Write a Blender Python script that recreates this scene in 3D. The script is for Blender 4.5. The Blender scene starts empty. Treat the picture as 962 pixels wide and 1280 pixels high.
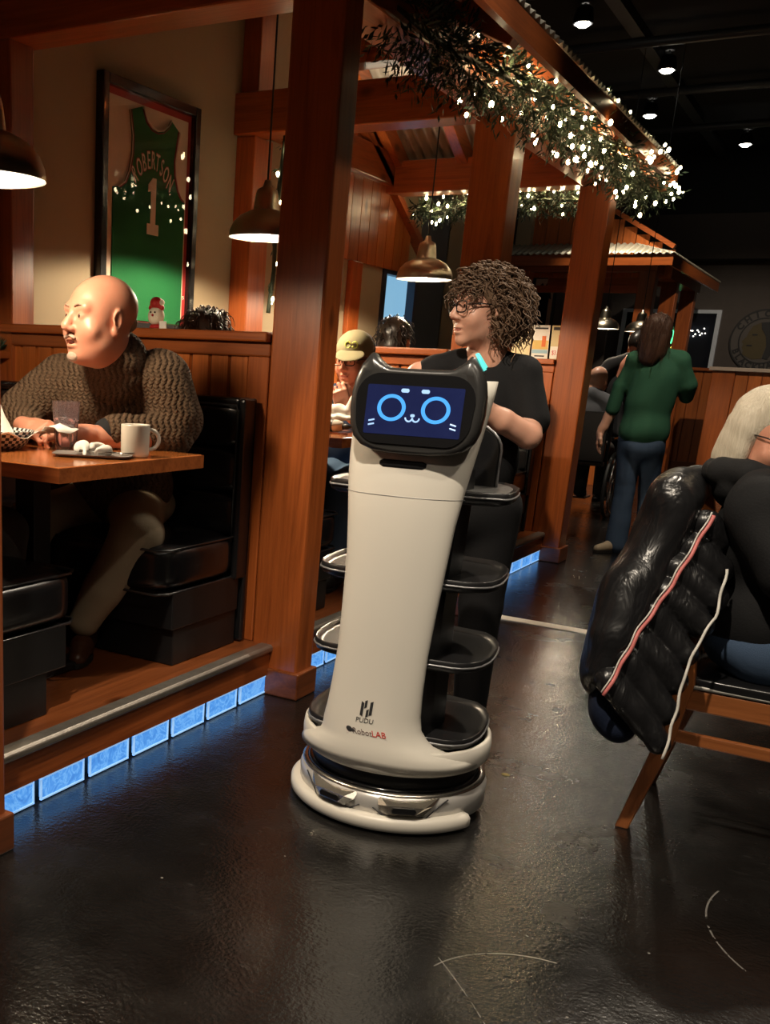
import bpy, bmesh, math, random
import numpy as np
from mathutils import Vector, Matrix
random.seed(7); rng = np.random.default_rng(7)
PI = math.pi
SC = bpy.context.scene
COL = SC.collection
# ---------------------------------------------------------------- camera
cam_d = bpy.data.cameras.new('camera'); cam = bpy.data.objects.new('camera', cam_d); COL.objects.link(cam)
F_PX, CX, CY = 1276.528, 256.078, 828.098          # focal length and principal point of the 962x1280 frame
YAW, PITCH, ROLL = -0.560365, 0.289886, 0.049094
fw = Vector((math.sin(YAW)*math.cos(PITCH), math.cos(YAW)*math.cos(PITCH), -math.sin(PITCH)))
rt = Vector((math.cos(YAW), -math.sin(YAW), 0)); up = rt.cross(fw)
r2 = math.cos(ROLL)*rt + math.sin(ROLL)*up; u2 = -math.sin(ROLL)*rt + math.cos(ROLL)*up
cam.matrix_world = Matrix(((r2.x, u2.x, -fw.x, 0), (r2.y, u2.y, -fw.y, 0), (r2.z, u2.z, -fw.z, 1.25), (0, 0, 0, 1)))
cam_d.sensor_fit = 'VERTICAL'; cam_d.sensor_height = 36; cam_d.sensor_width = 36*962/1280
cam_d.lens = F_PX*36/1280; cam_d.shift_x = (481-CX)/1280; cam_d.shift_y = (CY-640)/1280
cam_d.clip_start = 0.05; cam_d.clip_end = 100
SC.camera = cam
SC.view_settings.view_transform = 'Standard'; SC.view_settings.look = 'None'
SC.view_settings.gamma = 1; SC.view_settings.use_curve_mapping = False
SC.view_settings.exposure = 0.2
# ---------------------------------------------------------------- world and the ceiling spots of the room
wd = bpy.data.worlds.new('world'); SC.world = wd; wd.use_nodes = True
wd.node_tree.nodes['Background'].inputs[0].default_value = (1.0, 0.80, 0.62, 1)
wd.node_tree.nodes['Background'].inputs[1].default_value = 0.026
WARM = (1.0, 0.82, 0.60)
def lamp(kind, loc, power, color=WARM, radius=0.05, target=None, angle=60, blend=0.5, name='light'):
    d = bpy.data.lights.new(name, kind); d.energy = power; d.color = color; d.shadow_soft_size = radius
    o = bpy.data.objects.new(name, d); COL.objects.link(o); o.location = loc
    if kind == 'SPOT':
        d.spot_size = math.radians(angle); d.spot_blend = blend
        o.rotation_euler = (Vector(target)-Vector(loc)).to_track_quat('-Z', 'Y').to_euler()
    return o
CEIL = 4.4
# ceiling track spots: (x, y, z, target, power, cone)
SPOTS = [(-0.9, 0.55, 4.2, (-1.0, 2.6, 0.7), 480, 46), (0.9, 1.7, 4.2, (-0.35, 3.0, 0.8), 110, 42),
         (-0.45, 5.4, 4.2, (-0.5, 3.2, 0.6), 220, 60), (-0.9, 6.6, 4.2, (-1.4, 8.2, 0.9), 210, 50),
         (-2.9, 10.4, 4.33, (-2.9, 10.6, 0.5), 200, 60), (-2.48, 12.1, 4.31, (-2.6, 13.2, 1.0), 200, 60),
         (-2.98, 14.0, 4.31, (-0.72, 3.05, 0), 17, 30), (-2.17, 16.0, 4.31, (-0.42, 3.3, 0), 12, 30),
         (0.9, -0.6, 4.2, (-0.6, 1.6, 0.0), 70, 55), (-0.9, 3.9, 4.2, (-1.1, 3.5, 1.2), 110, 40), (-0.4, 11.5, 4.2, (-1.8, 16.0, 0.9), 170, 50)]  # last entry: unseen spot added to brighten the far half wall
for i, (x, y, z, tg, pw, an) in enumerate(SPOTS):
    lamp('SPOT', (x, y, z-0.13), pw*(1.9 if y > 8 else 1), (1, .86, .68), 0.05, tg, an, 0.6, 'ceiling_spot_light')
# ---------------------------------------------------------------- node helpers
MATS = {}
def nmat(name):
    m = bpy.data.materials.new(name); m.use_nodes = True
    nt = m.node_tree; b = nt.nodes['Principled BSDF']
    return m, nt, b
def N(nt, t, **kw):
    n = nt.nodes.new(t)
    for k, v in kw.items():
        if k.startswith('i_'):
            n.inputs[k[2:].replace('_', ' ')].default_value = v
        else: setattr(n, k, v)
    return n
def L(nt, a, b): nt.links.new(a, b)
def ramp(nt, fac, stops):
    r = N(nt, 'ShaderNodeValToRGB')
    while len(r.color_ramp.elements) < len(stops): r.color_ramp.elements.new(0.5)
    for e, (p, c) in zip(r.color_ramp.elements, stops):
        e.position = p; e.color = (*c, 1) if len(c) == 3 else c
    L(nt, fac, r.inputs[0]); return r.outputs[0]
def coords(nt, scale=(1, 1, 1), rand=True):
    tc = N(nt, 'ShaderNodeTexCoord'); mp = N(nt, 'ShaderNodeMapping'); mp.inputs['Scale'].default_value = scale
    src = tc.outputs['Object']
    if rand:
        oi = N(nt, 'ShaderNodeObjectInfo'); mul = N(nt, 'ShaderNodeMath', operation='MULTIPLY'); mul.inputs[1].default_value = 37.0
        L(nt, oi.outputs['Random'], mul.inputs[0])
        ad = N(nt, 'ShaderNodeVectorMath', operation='ADD'); L(nt, src, ad.inputs[0]); L(nt, mul.outputs[0], ad.inputs[1]); src = ad.outputs[0]
    L(nt, src, mp.inputs['Vector']); return mp.outputs[0]
def noise(nt, vec, scale, detail=3, rough=0.5, dist=0.0):
    n = N(nt, 'ShaderNodeTexNoise'); n.inputs['Scale'].default_value = scale; n.inputs['Detail'].default_value = detail
    n.inputs['Roughness'].default_value = rough; n.inputs['Distortion'].default_value = dist
    if vec is not None: L(nt, vec, n.inputs['Vector'])
    return n.outputs[0]
def bump(nt, b, h, strength=0.3, dist=0.01):
    bp = N(nt, 'ShaderNodeBump'); bp.inputs['Strength'].default_value = strength; bp.inputs['Distance'].default_value = dist
    L(nt, h, bp.inputs['Height']); L(nt, bp.outputs[0], b.inputs['Normal'])
def mix(nt, fac, a, c, mode='MIX'):
    m = N(nt, 'ShaderNodeMix', data_type='RGBA', blend_type=mode)
    for v, s in ((fac, 0), (a, 6), (c, 7)):
        if hasattr(v, 'links') or hasattr(v, 'is_linked'): L(nt, v, m.inputs[s])
        else: m.inputs[s].default_value = v if s == 0 else ((*v, 1) if len(v) == 3 else v)
    return m.outputs[2]
def plain(name, col, rough=0.5, metal=0.0, var=0.12, nscale=9.0, bmp=0.0, bscale=80.0, emit=None, es=0, spec=0.5, coat=0.0):
    if name in MATS: return MATS[name]
    m, nt, b = nmat(name)
    v = coords(nt)
    c = mix(nt, noise(nt, v, nscale), [x*(1-var) for x in col], [min(1, x*(1+var)) for x in col])
    L(nt, c, b.inputs['Base Color']); b.inputs['Roughness'].default_value = rough; b.inputs['Metallic'].default_value = metal
    b.inputs['Specular IOR Level'].default_value = spec
    if coat: b.inputs['Coat Weight'].default_value = coat; b.inputs['Coat Roughness'].default_value = 0.08
    if bmp: bump(nt, b, noise(nt, v, bscale, 4), bmp, 0.004)
    if emit: b.inputs['Emission Color'].default_value = (*emit, 1); b.inputs['Emission Strength'].default_value = es
    MATS[name] = m; return m
def wood(axis='z', tone=(0.34, 0.084, 0.018), dark=(0.14, 0.028, 0.007), rough=0.33, name=None, var=0.5, coat=0.25):
    name = name or 'cedar_'+axis
    if name in MATS: return MATS[name]
    m, nt, b = nmat(name)
    s = {'x': (0.7, 9, 9), 'y': (9, 0.7, 9), 'z': (9, 9, 0.7)}[axis]
    v = coords(nt, s); n1 = noise(nt, v, 1.6, 5, 0.6, 1.2)
    s2 = {'x': (2, 70, 70), 'y': (70, 2, 70), 'z': (70, 70, 2)}[axis]
    v2 = coords(nt, s2); n2 = noise(nt, v2, 1.5, 3, 0.6)
    c = ramp(nt, n1, [(0.25, [(x+2*y)/3 for x, y in zip(tone, dark)]), (0.46, tone), (0.60, [x*1.15 for x in tone]), (0.75, [x*0.72 for x in tone])])
    g = ramp(nt, n2, [(0.32, (0.76, 0.72, 0.70)), (0.6, (1, 1, 1))])
    c = mix(nt, 0.8, c, g, 'MULTIPLY')
    s3 = {'x': (0.5, 1, 1), 'y': (1, .5, 1), 'z': (1, 1, .5)}[axis]
    vo = N(nt, 'ShaderNodeTexVoronoi'); vo.inputs['Scale'].default_value = 3.2; L(nt, coords(nt, s3), vo.inputs['Vector'])
    kn = ramp(nt, vo.outputs['Distance'], [(0.045, (0.25, 0.2, 0.18)), (0.10, (1, 1, 1))])
    c = mix(nt, 0.8, c, kn, 'MULTIPLY')
    oi = N(nt, 'ShaderNodeObjectInfo')
    vr = ramp(nt, oi.outputs['Random'], [(0, (1-var*0.5,)*3), (1, (1+var*0.35, 1+var*0.3, 1+var*0.2))])
    c = mix(nt, 1.0, c, vr, 'MULTIPLY')
    L(nt, c, b.inputs['Base Color']); b.inputs['Roughness'].default_value = rough
    b.inputs['Coat Weight'].default_value = coat; b.inputs['Coat Roughness'].default_value = 0.2
    bump(nt, b, n2, 0.15, 0.003)
    MATS[name] = m; return m
# ---------------------------------------------------------------- geometry helpers
class G:
    def __init__(s): s.v = []; s.f = []; s.sm = []
    def add(s, vs, fs, smooth=False):
        o = len(s.v); s.v += [tuple(p) for p in vs]; s.f += [tuple(o+i for i in f) for f in fs]; s.sm += [smooth]*len(fs); return s
    def box(s, lo, hi, taper=0):
        (a, b, c), (d, e, f) = lo, hi
        return s.add([(a, b, c), (d, b, c), (d, e, c), (a, e, c), (a, b, f), (d, b, f), (d, e, f), (a, e, f)],
                     [(3, 2, 1, 0), (4, 5, 6, 7), (0, 1, 5, 4), (1, 2, 6, 5), (2, 3, 7, 6), (3, 0, 4, 7)])
    def bar(s, p, q, w, h, upv=(0, 0, 1)):
        p, q = Vector(p), Vector(q); d = (q-p).normalized(); upv = Vector(upv)
        a = d.cross(upv).normalized()*w/2; b = a.cross(d).normalized()*h/2
        vs = [p-a-b, p+a-b, p+a+b, p-a+b, q-a-b, q+a-b, q+a+b, q-a+b]
        return s.add(vs, [(0, 1, 2, 3), (7, 6, 5, 4), (4, 5, 1, 0), (5, 6, 2, 1), (6, 7, 3, 2), (7, 4, 0, 3)])
    def loft(s, rings, cap=True, closed=True, smooth=True):
        n = len(rings[0]); vs = [p for r in rings for p in r]; fs = []
        for i in range(len(rings)-1):
            for j in range(n if closed else n-1):
                k = (j+1) % n
                fs.append((i*n+j, i*n+k, (i+1)*n+k, (i+1)*n+j))
        o = len(s.v); s.add(vs, fs, smooth)
        if cap and closed:
            s.f.append(tuple(o+j for j in reversed(range(n)))); s.sm.append(False)
            s.f.append(tuple(o+(len(rings)-1)*n+j for j in range(n))); s.sm.append(False)
        return s
    def lathe(s, prof, c=(0, 0, 0), n=24, cap=True, smooth=True):
        return s.loft([[(c[0]+r*math.cos(2*PI*j/n), c[1]+r*math.sin(2*PI*j/n), c[2]+z) for j in range(n)] for r, z in prof], cap, True, smooth)
    def tube(s, path, r, n=8, cap=True, closed=False, squash=1.0):
        P = [Vector(p) for p in path]; m = len(P); R = r if hasattr(r, '__len__') else [r]*m
        rings = []; prev = None
        for i in range(m):
            if closed: d = P[(i+1) % m]-P[i-1]
            else: d = P[min(i+1, m-1)]-P[max(i-1, 0)]
            d.normalize()
            if prev is None: a = d.orthogonal().normalized()
            else:
                a = prev-d*prev.dot(d)
                a = a.normalized() if a.length > 1e-6 else d.orthogonal().normalized()
            prev = a; b = d.cross(a)
            rings.append([tuple(P[i]+a*R[i]*math.cos(2*PI*j/n)+b*R[i]*squash*math.sin(2*PI*j/n)) for j in range(n)])
        if closed: rings.append(rings[0]); cap = False
        return s.loft(rings, cap)
    def prism(s, poly, fn, d0, d1):
        """poly: 2D outline (ccw); fn(u, v, d) gives the 3D point"""
        return s.loft([[fn(u, v, d0) for u, v in poly], [fn(u, v, d1) for u, v in poly]], True, True, False)
    def ball(s, c, r, n=10, m=6):
        r = r if hasattr(r, '__len__') else (r, r, r)
        rings = [[(c[0]+r[0]*math.sin(PI*max(.02, min(m-.02, i))/m)*math.cos(2*PI*j/n), c[1]+r[1]*math.sin(PI*max(.02, min(m-.02, i))/m)*math.sin(2*PI*j/n),
                   c[2]-r[2]*math.cos(PI*i/m)) for j in range(n)] for i in range(m+1)]
        return s.loft(rings, True)
    def xf(s, M):
        s.v = [tuple(M @ Vector(p)) for p in s.v]; return s
ORG = {}
def origin(o): return ORG.get(o.name, Vector((0, 0, 0)))
def mesh_from(g, name, off=None):
    me = bpy.data.meshes.new(name)
    vs = g.v if off is None else [(x-off[0], y-off[1], z-off[2]) for x, y, z in g.v]
    me.from_pydata(vs, [], g.f); me.update()
    if any(g.sm): me.polygons.foreach_set('use_smooth', g.sm)
    return me
def build(g, name, mat, parent=None, bevel=0, seg=2, local=False, label=None, subsurf=0, solid=0):
    org = Vector((0, 0, 0)) if (local or parent is None) else origin(parent)
    me = mesh_from(g, name, org)
    bm = bmesh.new(); bm.from_mesh(me); bmesh.ops.recalc_face_normals(bm, faces=bm.faces); bm.to_mesh(me); bm.free()
    o = bpy.data.objects.new(name, me); COL.objects.link(o)
    if mat: me.materials.append(mat)
    if parent is not None: o.parent = parent
    ORG[o.name] = org
    if solid:
        md = o.modifiers.new('s', 'SOLIDIFY'); md.thickness = solid; md.offset = 0
    if bevel:
        md = o.modifiers.new('b', 'BEVEL'); md.width = bevel; md.segments = seg; md.limit_method = 'ANGLE'; md.angle_limit = math.radians(40)
    if subsurf:
        md = o.modifiers.new('u', 'SUBSURF'); md.levels = subsurf; md.render_levels = subsurf
    if label: o['label'] = label
    return o
def thing(name, label, cat, loc=(0, 0, 0), group=None, rotz=0):
    o = bpy.data.objects.new(name, None); COL.objects.link(o); o.location = loc; o.rotation_euler = (0, 0, rotz)
    o.empty_display_size = 0.1; ORG[o.name] = Vector(loc)
    o['label'] = label; o['category'] = cat
    if group: o['group'] = group
    return o
def tag(o, label, cat, group=None):
    o['label'] = label; o['category'] = cat
    if group: o['group'] = group
    return o
def struct(o): o['kind'] = 'structure'; return o
def stuff(o): o['kind'] = 'stuff'; return o
def dup(o, off=(0, 0, 0), parent='same', name=None):
    c = o.copy(); COL.objects.link(c)
    c.location = Vector(o.location)+Vector(off)
    if parent != 'same': c.parent = parent
    ORG[c.name] = origin(o)
    return c
def dup_tree(root, loc, label=None, rotz=None):
    r = root.copy(); COL.objects.link(r); r.location = loc
    if rotz is not None: r.rotation_euler = (0, 0, rotz)
    if label: r['label'] = label
    ORG[r.name] = Vector(loc)
    for ch in list(root.children):
        c = ch.copy(); COL.objects.link(c); c.parent = r
        for gch in ch.children:
            d = gch.copy(); COL.objects.link(d); d.parent = c
    return r
def text_geo(txt, size, M, depth=0.001, align='CENTER', bold=0):
    cu = bpy.data.curves.new('t', 'FONT'); cu.body = txt; cu.size = size; cu.align_x = align; cu.align_y = 'CENTER'; cu.extrude = depth; cu.offset = bold
    cu.resolution_u = 3
    o = bpy.data.objects.new('t', cu); COL.objects.link(o)
    dg = bpy.context.evaluated_depsgraph_get(); me = bpy.data.meshes.new_from_object(o.evaluated_get(dg))
    g = G(); g.add([M @ v.co for v in me.vertices], [tuple(p.vertices) for p in me.polygons])
    bpy.data.objects.remove(o); bpy.data.curves.remove(cu); bpy.data.meshes.remove(me)
    return g
def rotm(x=0, y=0, z=0): return Matrix.Rotation(z, 4, 'Z') @ Matrix.Rotation(y, 4, 'Y') @ Matrix.Rotation(x, 4, 'X')
def frame(o, xa, ya):
    xa = Vector(xa).normalized(); ya = Vector(ya).normalized(); za = xa.cross(ya).normalized()
    return Matrix(((xa.x, ya.x, za.x, o[0]), (xa.y, ya.y, za.y, o[1]), (xa.z, ya.z, za.z, o[2]), (0, 0, 0, 1)))
# ---------------------------------------------------------------- setting
W_Z = wood('z'); W_X = wood('x'); W_Y = wood('y')
PLANK = wood('z', (0.44, 0.118, 0.023), (0.20, 0.046, 0.010), 0.36, 'cedar_plank')
DARKWOOD = wood('y', (0.20, 0.055, 0.016), (0.08, 0.02, 0.007), 0.35, 'dark_stained_wood')
DECKWOOD = wood('y', (0.21, 0.06, 0.017), (0.09, 0.024, 0.008), 0.3, 'stained_deck')
WALL = plain('tan_wall_paint', (0.36, 0.285, 0.18), 0.8, var=0.05, nscale=3, bmp=0.05, bscale=300)
DARKWALL = plain('dark_brown_paint', (0.085, 0.068, 0.058), 0.8, var=0.1)
BLACKCEIL = plain('black_ceiling_paint', (0.012, 0.012, 0.012), 0.9)
BLACKMETAL = plain('black_metal', (0.012, 0.012, 0.013), 0.4)
VINYL = plain('black_vinyl', (0.009, 0.009, 0.010), 0.27, var=0.2, bmp=0.08, bscale=260, coat=0.15)
def floor_mat():
    m, nt, b = nmat('black_polished_concrete')
    v = coords(nt, (1, 1, 1), False)
    n1 = noise(nt, v, 2.2, 6, 0.65); n2 = noise(nt, v, 14, 5, 0.7)
    c = ramp(nt, n1, [(0.3, (0.005, 0.0045, 0.0042)), (0.55, (0.009, 0.0083, 0.0077)), (0.75, (0.020, 0.0185, 0.0175))])
    # scuffs: stretched fine noise, thresholded
    vs = coords(nt, (3, 22, 1), False); n3 = noise(nt, vs, 3.0, 6, 0.75, 1.5)
    sc = ramp(nt, n3, [(0.60, (0, 0, 0)), (0.72, (0.6, 0.6, 0.6))])
    msk = ramp(nt, noise(nt, v, 1.3, 3), [(0.42, (0, 0, 0)), (0.58, (1, 1, 1))])
    c = mix(nt, mix(nt, 1.0, sc, msk, 'MULTIPLY'), c, (0.10, 0.095, 0.09))
    # specks and crumbs ground into the coating
    vo = N(nt, 'ShaderNodeTexVoronoi'); vo.inputs['Scale'].default_value = 6.5; L(nt, v, vo.inputs['Vector'])
    sp = ramp(nt, vo.outputs['Distance'], [(0.018, (1, 1, 1)), (0.03, (0, 0, 0))])
    c = mix(nt, sp, c, (0.30, 0.28, 0.25))
    # long curved scratches (arcs of wear where furniture legs were dragged)
    sx = N(nt, 'ShaderNodeSeparateXYZ'); L(nt, v, sx.inputs[0])
    def M(op, a, bb=None):
        n = N(nt, 'ShaderNodeMath', operation=op)
        for i, q in enumerate((a, bb)):
            if q is None: continue
            if hasattr(q, 'is_linked'): L(nt, q, n.inputs[i])
            else: n.inputs[i].default_value = q
        return n.outputs[0]
    for (x, y, r, y0, y1, x0, x1, w) in [(0.25, 2.62, 0.38, 2.34, 2.72, -0.3, 0.2, .0022), (-0.35, 1.87, 0.25, 1.94, 2.2, -0.62, -0.36, .0016),
                                         (-1.9, 0.6, 1.9, 1.75, 1.98, -0.7, -.4, .0012)]:
        d = M('SQRT', M('ADD', M('POWER', M('ABSOLUTE', M('SUBTRACT', sx.outputs[0], x)), 2), M('POWER', M('ABSOLUTE', M('SUBTRACT', sx.outputs[1], y)), 2)))
        hit = M('LESS_THAN', M('ABSOLUTE', M('SUBTRACT', d, r)), w)
        hit = M('MULTIPLY', hit, M('MULTIPLY', M('GREATER_THAN', sx.outputs[1], y0), M('LESS_THAN', sx.outputs[1], y1)))
        hit = M('MULTIPLY', hit, M('MULTIPLY', M('GREATER_THAN', sx.outputs[0], x0), M('LESS_THAN', sx.outputs[0], x1)))
        hit = M('MULTIPLY', hit, M('GREATER_THAN', n2, 0.44))
        c = mix(nt, M('MULTIPLY', hit, 0.38), c, (0.42, 0.40, 0.37))
    L(nt, c, b.inputs['Base Color'])
    r = ramp(nt, noise(nt, v, 3.5, 5, 0.65), [(0.3, (0.13,)*3), (0.7, (0.32,)*3)])
    L(nt, r, b.inputs['Roughness']); b.inputs['Coat Weight'].default_value = 0.35; b.inputs['Coat Roughness'].default_value = 0.14
    nb = noise(nt, v, 90, 3, 0.5); nb2 = noise(nt, v, 18, 3, 0.5)
    ad = N(nt, 'ShaderNodeMath', operation='ADD'); L(nt, nb, ad.inputs[0]); L(nt, nb2, ad.inputs[1])
    bump(nt, b, ad.outputs[0], 0.22, 0.006); L(nt, b.inputs['Normal'].links[0].from_socket, b.inputs['Coat Normal'])
    return m
g = G(); g.box((-6, -3, -0.1), (4, 18, 0)); struct(build(g, 'floor', floor_mat()))
# wood inlay strip across the aisle floor
WHITE_STRIP = plain('white_floor_strip', (0.85, 0.82, 0.77), 0.4)
g = G(); g.box((-1.80, 5.27, 0), (-0.2, 5.36, 0.004)); o = struct(build(g, 'trim_1', WHITE_STRIP))
g = G(); g.box((-6, -3, CEIL), (4, 18, CEIL+0.1)); ceil = struct(build(g, 'ceiling', BLACKCEIL))
pipe = plain('dark_ceiling_pipe', (0.035, 0.035, 0.037), 0.45)
for y in (7.5, 9.6, 11.3, 13.2, 15.1):
    g = G(); g.tube([(-5.9, y, 4.28), (3.9, y, 4.28)], 0.045, 10); build(g, 'pipe', pipe, ceil)
for x in (-2.6, -1.2, 0.4):
    g = G(); g.box((x-0.06, 5.8, 4.31), (x+0.06, 17.5, 4.4)); build(g, 'joist', pipe, ceil)
# back wall of the booths
g = G(); g.box((-3.35, -2.5, 0), (-3.25, 7.34, CEIL)); g.box((-3.35, 8.6, 0), (-3.25, 9.0, CEIL)); g.box((-3.35, 7.34, 0), (-3.25, 8.01, 0.9)); g.box((-3.35, 7.34, 1.95), (-3.25, 8.01, CEIL))
wl = struct(build(g, 'wall_left', WALL))
BLUEGREY = plain('blue_grey_paint', (0.075, 0.09, 0.115), 0.7)
g = G(); g.box((-3.35, 8.01, 0), (-3.25, 8.62, CEIL)); build(g, 'painted_panel', BLUEGREY, wl, label='dark blue grey painted section')
for i in range(11):                       # board cladding above the window, raked down to the right
    y = 6.10+i*0.15; z1 = min(2.75, 2.75-max(0, (y-6.5))*0.52+0.1)
    g = G(); g.box((-3.25, y, 1.93), (-3.225, y+0.142, z1)); build(g, 'plank', PLANK, wl)
g = G(); g.bar((-3.22, 6.3, 2.95), (-3.22, 8.2, 1.98), 0.05, 0.1, (1, 0, 0)); build(g, 'rake_board', W_Y, wl)
# lit window in the booth back wall
def glow_mat(name, col, s, col2=None, sc=2.0, rough=0.3):
    m, nt, b = nmat(name); v = coords(nt, (1, 1, 1), False)
    c = mix(nt, noise(nt, v, sc, 4, 0.6, 0.4), col, col2 or col)
    b.inputs['Base Color'].default_value = (*[x*0.3 for x in col], 1); b.inputs['Roughness'].default_value = rough
    L(nt, c, b.inputs['Emission Color']); b.inputs['Emission Strength'].default_value = s; return m
g = G(); g.box((-3.34, 7.36, 0.9), (-3.30, 7.99, 1.94)); w1 = struct(build(g, 'window_1', glow_mat('dusk_window_glow', (0.22, 0.48, 0.72), 0.75, (0.30, 0.58, 0.80))))
DKFRAME = plain('dark_blue_frame', (0.02, 0.03, 0.06), 0.4)
g = G()
g.box((-3.30, 7.34, 0.9), (-3.235, 7.40, 1.95)); g.box((-3.30, 7.95, 0.9), (-3.235, 8.01, 1.95)); g.box((-3.30, 7.40, 1.90), (-3.235, 7.95, 1.95)); g.box((-3.30, 7.40, .9), (-3.235, 7.95, .95))
build(g, 'window_frame', DKFRAME, w1)
# wainscot on the back wall of the near booth, with its lower ledge
def wainscot(root, p0, p1, nrm, z0, ztop, pitch, ledge=0.055, drop=0.0, plank_mat=None):
    """boards, apron moulding and ledge along p0->p1, facing nrm"""
    p0, p1, nrm = Vector(p0), Vector(p1), Vector(nrm); d = p1-p0; n = max(1, round(d.length/pitch)); step = d/n; du = d.normalized()
    first = None
    for i in range(n):
        a = p0+step*i
        if first is None:
            g = G(); q = a+du*0.003; e = a+step-du*0.003
            pl = [q, e-du*0, e, q]
            vs = []
            for z in (z0, ztop-0.03):
                vs += [(q.x, q.y, z), (e.x, e.y, z), (e.x+nrm.x*0.009, e.y+nrm.y*0.009, z), (q.x+nrm.x*0.009, q.y+nrm.y*0.009, z)]
                vs[-2] = (e.x-du.x*0.005+nrm.x*0.012, e.y-du.y*0.005+nrm.y*0.012, z); vs[-1] = (q.x+du.x*0.005+nrm.x*0.012, q.y+du.y*0.005+nrm.y*0.012, z)
            g.add(vs, [(0, 1, 2, 3), (7, 6, 5, 4), (4, 5, 1, 0), (5, 6, 2, 1), (6, 7, 3, 2), (7, 4, 0, 3)])
            first = build(g, 'plank', plank_mat or PLANK, root)
        else: dup(first, step*i)
def ledge(root, lo, hi, axis):
    m = W_X if axis == 'x' else W_Y
    g = G(); g.box(lo, hi); build(g, 'ledge', m, root, bevel=0.006)
for_wall = wl
wainscot(wl, (-3.25, 1.2, 0), (-3.25, 3.38, 0), (1, 0, 0), 0.195, 1.19, 0.105, plank_mat=DARKWOOD if False else PLANK)
ledge(wl, (-3.25, 1.2, 1.205), (-3.16, 3.36, 1.238), 'y')
g = G(); g.box((-3.25, 1.2, 1.165), (-3.215, 3.37, 1.205)); build(g, 'moulding', W_Y, wl, bevel=0.004)
wainscot(wl, (-3.25, 3.56, 0), (-3.25, 5.2, 0), (1, 0, 0), 0.195, 1.19, 0.105)
wainscot(wl, (-3.25, 5.4, 0), (-3.25, 7.3, 0), (1, 0, 0), 0.195, 1.19, 0.105)
# raised booth platform
g = G(); g.box((-3.25, 0.6, 0.10), (-1.82, 7.40, 0.195)); plat = struct(build(g, 'trim_2', DECKWOOD))
g = G(); g.box((-3.2, 0.6, 0.0), (-1.86, 7.38, 0.10)); build(g, 'plinth', BLACKMETAL, plat)
ALU = plain('worn_aluminium', (0.34, 0.31, 0.27), 0.42, 0.85, 0.25, 30, 0.2, 120)
def glass_block_mat():
    m, nt, b = nmat('backlit_glass_block'); v = coords(nt, (1, 1, 1))
    n1 = noise(nt, v, 14, 3, 0.55, 2.5)
    c = ramp(nt, n1, [(0.30, (0.05, 0.22, 0.66)), (0.46, (0.08, 0.31, 0.80)), (0.53, (0.17, 0.46, 0.92)), (0.6, (0.07, 0.28, 0.76)), (0.75, (0.12, 0.38, 0.88))])
    L(nt, c, b.inputs['Emission Color']); b.inputs['Emission Strength'].default_value = 0.85
    b.inputs['Base Color'].default_value = (0.05, 0.12, 0.25, 1); b.inputs['Roughness'].default_value = 0.12
    bump(nt, b, n1, 0.4, 0.01); return m
GB = glass_block_mat(); GBEDGE = plain('glass_block_edge', (0.30, 0.50, 0.75), 0.2, emit=(0.35, 0.62, 1.0), es=0.6)
def platform_edge(y0, y1, x=-1.82):
    g = G(); g.box((x-0.02, y0, 0.078), (x+0.006, y1, 0.170)); build(g, 'riser_board', W_Y, plat)
    prof = [(-0.035, 0.170), (0.012, 0.170), (0.019, 0.177), (0.019, 0.191), (0.010, 0.2), (-0.035, 0.2)]
    g = G(); g.loft([[(x+u, y, z) for u, z in prof] for y in (y0, y1)], smooth=False); build(g, 'step_nosing', ALU, plat, bevel=0.003)
    y = y1-0.002; first = None; edge = None
    while y > y0+0.05:
        w = min(0.204, y-y0)
        if first is None or w < 0.2:
            g = G(); g.box((x-0.012, y-w+0.009, 0.010), (x+0.001, y-0.009, 0.072)); blk = build(g, 'glass_block', GB, plat, bevel=0.004)
            g = G(); ya, yb, za, zb = y-w+0.005, y-0.005, 0.006, 0.076
            for lo, hi in (((x-0.004, ya, za), (x+0.003, yb, za+0.005)), ((x-0.004, ya, zb-0.005), (x+0.003, yb, zb)), ((x-0.004, ya, za), (x+0.003, ya+0.005, zb)), ((x-0.004, yb-0.005, za), (x+0.003, yb, zb))): g.box(lo, hi)
            e = build(g, 'block_rim', GBEDGE, blk)
            if first is None: first, edge, yf = blk, e, y
        else:
            blk = dup(first, (0, y-yf, 0)); e = edge.copy(); COL.objects.link(e); e.parent = blk
        y -= 0.2225
platform_edge(1.74, 3.36); platform_edge(3.54, 5.2); platform_edge(5.38, 7.22)
# far walls
g = G(); g.box((-6, 17.4, 0), (4, 17.5, 2.95)); wb = struct(build(g, 'wall_back', DARKWALL))
g = G(); g.box((-6, 17.1, 2.95), (4, 17.4, 3.55)); build(g, 'bulkhead', plain('brown_bulkhead', (0.035, 0.024, 0.017), 0.8), wb)
g = G(); g.box((-6, 17.45, 3.55), (4, 17.5, CEIL)); build(g, 'upper_wall', BLACKCEIL, wb)
g = G(); g.box((-6.0, 9.0, 0), (-5.9, 17.4, CEIL)); struct(build(g, 'wall_far_left', DARKWALL))
g = G(); g.box((3.9, -3, 0), (4.0, 17.4, CEIL)); struct(build(g, 'wall_right', plain('dim_right_wall', (0.10, 0.06, 0.035), 0.7)))
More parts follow.
